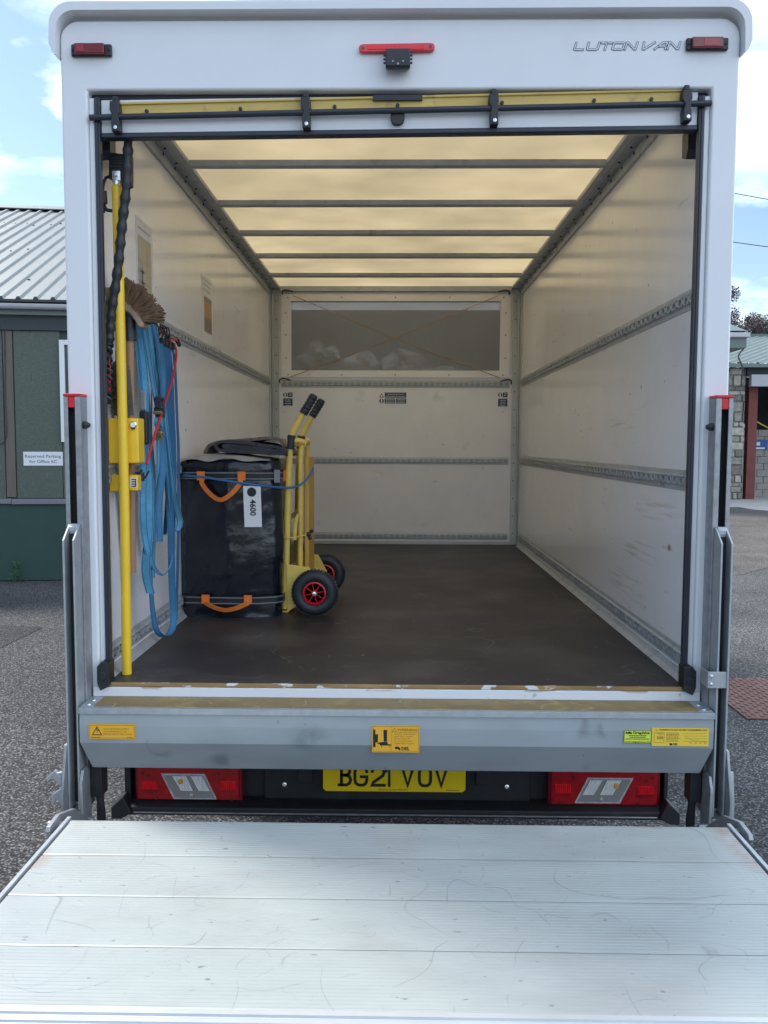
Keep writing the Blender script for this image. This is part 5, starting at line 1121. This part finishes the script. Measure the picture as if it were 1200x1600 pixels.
for r_ in range(10):
    for c_ in range(6):
        x = 11.62+c_*.45-(.225 if r_ % 2 else 0); xa_, xb_ = max(x, 11.62), x+.435
        if p0 is None or xa_ != x: o = MB().box(xa_, xb_, 26.99, 27.06, -1.695+r_*.225, -1.695+r_*.225+.213).build('concrete_block', blockm, bw, bevel=.006); p0 = o if xa_ == x and p0 is None else p0; px0 = (11.62, -1.695)
        else: o = p0.copy(); C.objects.link(o); o.parent = bw; o.location = (x-11.62, 0, r_*.225)
wp(MB().box(9.9, 17.5, 31, 31.2, -1.7, 2.6).box(17.3, 17.5, 25, 31, -1.7, 2.6).box(9.9, 10.1, 25.5, 31, -1.7, 2.6), 'inner_wall', dk)  # dark tone paints the shade inside the open bay
wp(MB().box(11.1, 17.5, 24.75, 24.95, 1.86, 2.22), 'door_lintel', mat('pale_lintel', (.42, .43, .46), .6)); 
wp(MB().box(11.05, 17.5, 24.97, 25.2, 2.22, 2.5), 'lintel_beam', dk)
bs_ = wp(MB().box(12.05, 12.6, 26.95, 26.985, -.12, .22), 'notice_board', mat('blue_notice', (.02, .10, .30), .5)); MB().box(12.1, 12.5, 26.93, 26.945, -.10, -.04).box(12.22, 12.34, 26.93, 26.945, .02, .14).build('notice_print', whitep, bs_)
wp(MB().tube(smoothpath([(11.95, 26.9, 2.0), (11.90, 26.9, 1.3), (11.82, 26.9, .9), (11.80, 26.9, .72)], 4), .02, 6), 'hanging_pipe', gut); wp(MB().box(11.7, 11.95, 26.85, 27.0, .60, .74), 'wall_socket', whitep, bevel=.02)
b = MB(); b.add([(12.1, 27.5, 1.0), (12.18, 27.5, 1.0), (13.2, 27.5, .45), (13.1, 27.5, .45)], [(0, 1, 2, 3)]); wp(b, 'yellow_brace', yellow)
b = MB(); prof_ = []; x = 5.0
while x < 18: prof_ += [(x, 0), (x+.20, 0), (x+.23, .05), (x+.27, .05), (x+.30, 0)]; x += .30
pv = [(p[0], 24.7+(9.9-p[0])*.0, 2.56+p[1]) for p in prof_]; pw = [(p[0]+5.0, 31.0, 4.15+p[1]) for p in prof_]; m_ = len(pv)
b.add(pv+pw, [(i, i+1, m_+i+1, m_+i) for i in range(m_-1)]); wp(b, 'roof_sheet', green_r); wp(MB().box(5.0, 18, 24.66, 24.74, 2.44, 2.55), 'gutter', fascia_m); wp(MB().box(10.0, 23, 30.9, 31.2, 4.12, 4.24), 'ridge_cap', green_r)
ob_ = thing('outbuilding', 'corner of a green roofed outbuilding showing just past the right edge of the van', 'building', (7.6, 23.5, -1.7))
MB().box(5.5, 8.95, 21.6, 26, -1.7, 2.62).build('wall', fascia_m, ob_); b = MB(); b.add([(5.3, 21.0, 3.08), (9.42, 21.0, 3.08), (8.6, 23.6, 4.15), (5.3, 23.6, 4.15)], [(0, 1, 2, 3)]); b.add([(9.42, 21.0, 3.08), (9.42, 26.2, 3.08), (8.6, 23.6, 4.15)], [(0, 1, 2)]); b.build('roof', green_r, ob_)
MB().box(5.3, 9.42, 21.0, 26.2, 2.62, 2.90).build('fascia', fascia_m, ob_); MB().box(5.3, 9.48, 20.9, 21.0, 2.90, 3.02).box(9.42, 9.50, 21.0, 26.2, 2.90, 3.02).build('gutter', gut, ob_, bevel=.02); MB().tube(smoothpath([(9.35, 20.95, 2.62), (9.2, 20.95, 2.4), (9.32, 20.95, 2.1), (9.3, 20.95, 1.8)], 4), .02, 6).build('drip_pipe', dk, ob_)

# ------------------------------------------------------------------ ribbed rusty cover in the yard
rust = mat('rusty_iron', (.17, .085, .068), .75, .1, var=.25, vs=14, bump=.2, bs=60)
cov = thing('iron_access_cover', 'rusty reddish chequered iron cover set in the asphalt right of the van', 'access cover', (2.9, 3.0, -1.7))
MB().box(2.20, 3.30, 2.52, 3.47, -1.699, -1.690).build('cover_plate', rust, cov, bevel=.004)
b = MB()
for i in range(27):
    for j in range(23):
        cx_, cy2 = 2.225+i*.0405, 2.545+j*.0405; a = R(45) if (i+j) % 2 else R(-45); u = Vector((math.cos(a), math.sin(a), 0))*.017; v = Vector((-math.sin(a), math.cos(a), 0))*.0065; c = Vector((cx_, cy2, -1.6898)); t_ = Vector((0, 0, .006))
        b.add([c-u, c-v, c+u, c+v, c-u*.6+t_, c-v*.5+t_, c+u*.6+t_, c+v*.5+t_], [(4, 5, 6, 7), (0, 1, 5, 4), (1, 2, 6, 5), (2, 3, 7, 6), (3, 0, 4, 7)])
b.build('tread_lugs', rust, cov, kind='stuff')

# ------------------------------------------------------------------ trees
def tree(name, lab, base, crown_c, rad, n, leaf, m, seed):
    random.seed(seed); t = thing(name, lab, 'tree', base); bark = MT.get('bark') or mat('bark', (.09, .07, .055), .9, var=.3, vs=6)
    b = MB(); bx, by, bz = base; top = Vector(crown_c)
    b.tube(smoothpath([(bx, by, bz), (bx+.1, by, (bz+top.z)/2), (top.x, top.y, top.z+rad[2]*.4)], 6), [.28*(1-.8*i/12) for i in range(13)], 9)
    cl = []
    for i in range(34):
        d = Vector((random.gauss(0, 1), random.gauss(0, 1), random.gauss(0, .9))).normalized()*random.uniform(.35, 1.0); c = top+Vector((d.x*rad[0], d.y*rad[1], d.z*rad[2])); cl.append((c, random.uniform(.28, .55)*rad[0]*.55))
        b.tube([Vector((top.x, top.y, top.z-rad[2]*random.uniform(.1, .7))), (c+top)/2+Vector((0, 0, -.2)), c], [.07, .045, .015], 5)
    b.build('trunk', bark, t, smooth=True)
    b = MB()
    for i in range(n):
        c, r = random.choice(cl); d = Vector((random.gauss(0, 1), random.gauss(0, 1), random.gauss(0, .75))).normalized()*r*random.random()**.4; p = c+d
        u = Vector((random.uniform(-1, 1), random.uniform(-1, 1), random.uniform(-1, 1))).normalized(); v = u.orthogonal().normalized(); s = leaf*random.uniform(.6, 1.3)
        b.add([p-u*s, p+v*s*.55, p+u*s, p-v*s*.55], [(0, 1, 2, 3)])
    b.build('crown', m, t, kind='stuff'); return t
tree('copper_beech_tree', 'dark purple leaved tree rising behind the distant roofs right of the van', (16.0, 42, -1.7), (16.3, 42, 5.4), (2.6, 2.4, 2.6), 26000, .06, mat('purple_leaf', (.045, .018, .026), .6, var=.5, vs=1.4), 5)
tree('green_tree', 'bright green tree at the right edge behind the workshop roof', (23.0, 44, -1.7), (21.3, 44, 5.4), (4.0, 3.6, 3.2), 34000, .07, mat('green_leaf', (.055, .105, .022), .6, var=.5, vs=1.2), 6)
# overhead wires
for lab, za, zb in (('upper overhead wire crossing the sky right of the van', 7.55, 7.10), ('lower overhead wire crossing the sky right of the van', 6.12, 5.80)):
    MB().tube([(4+i*1.0, 24.2-.02*i, za+(zb-za)*(i-6)/3+ .012*(i-8)**2-.048) for i in range(14)], .012, 5).build('overhead_wire', rubber, label=lab, cat='wire')
def explode(o):
    me = o.data; par = list(range(len(me.vertices)))
    def find(a):
        while par[a] != a: par[a] = par[par[a]]; a = par[a]
        return a
    for e in me.edges:
        a, c = find(e.vertices[0]), find(e.vertices[1])
        if a != c: par[a] = c
    roots = {}
    for p in me.polygons: roots.setdefault(find(p.vertices[0]), []).append(p)
    if len(roots) < 2: return
    mats = list(me.materials); groups = list(roots.values()); sm = me.polygons[0].use_smooth
    for gi, ps in enumerate(groups):
        ids = sorted({v for p in ps for v in p.vertices}); mp_ = {v: i for i, v in enumerate(ids)}
        m2 = bpy.data.meshes.new(me.name); m2.from_pydata([me.vertices[v].co[:] for v in ids], [], [tuple(mp_[v] for v in p.vertices) for p in ps])
        for mm in mats: m2.materials.append(mm)
        m2.polygons.foreach_set('use_smooth', [sm]*len(m2.polygons))
        if sm:
            try: m2.set_sharp_from_angle(angle=R(38))
            except Exception: pass
        if gi == 0: o.data = m2
        else:
            c = o.copy(); c.data = m2; C.objects.link(c)
SPLIT = {'frame_flange', 'track_bracket', 'end_bracket', 'plate_lamp', 'outer_skin', 'bolt', 'screw', 'rivet', 'switch_box', 'overcab_brace', 'step_end', 'locking_hook', 'adjuster', 'roof_screw', 'inner_wall', 'drip_strip', 'soffit_board', 'gutter', 'side_bar', 'hinge_arm', 'window', 'axle_plate', 'cooling_fin', 'toggle', 'lift_carriage', 'lens_moulding', 'window_frame', 'bulkhead', 'shutter_roll'}
for o in [o for o in bpy.data.objects if o.type == 'MESH' and o.parent and o.name.split('.')[0] in SPLIT]: explode(o)
for o in bpy.data.objects:
    if '_w' in o.keys(): del o['_w']
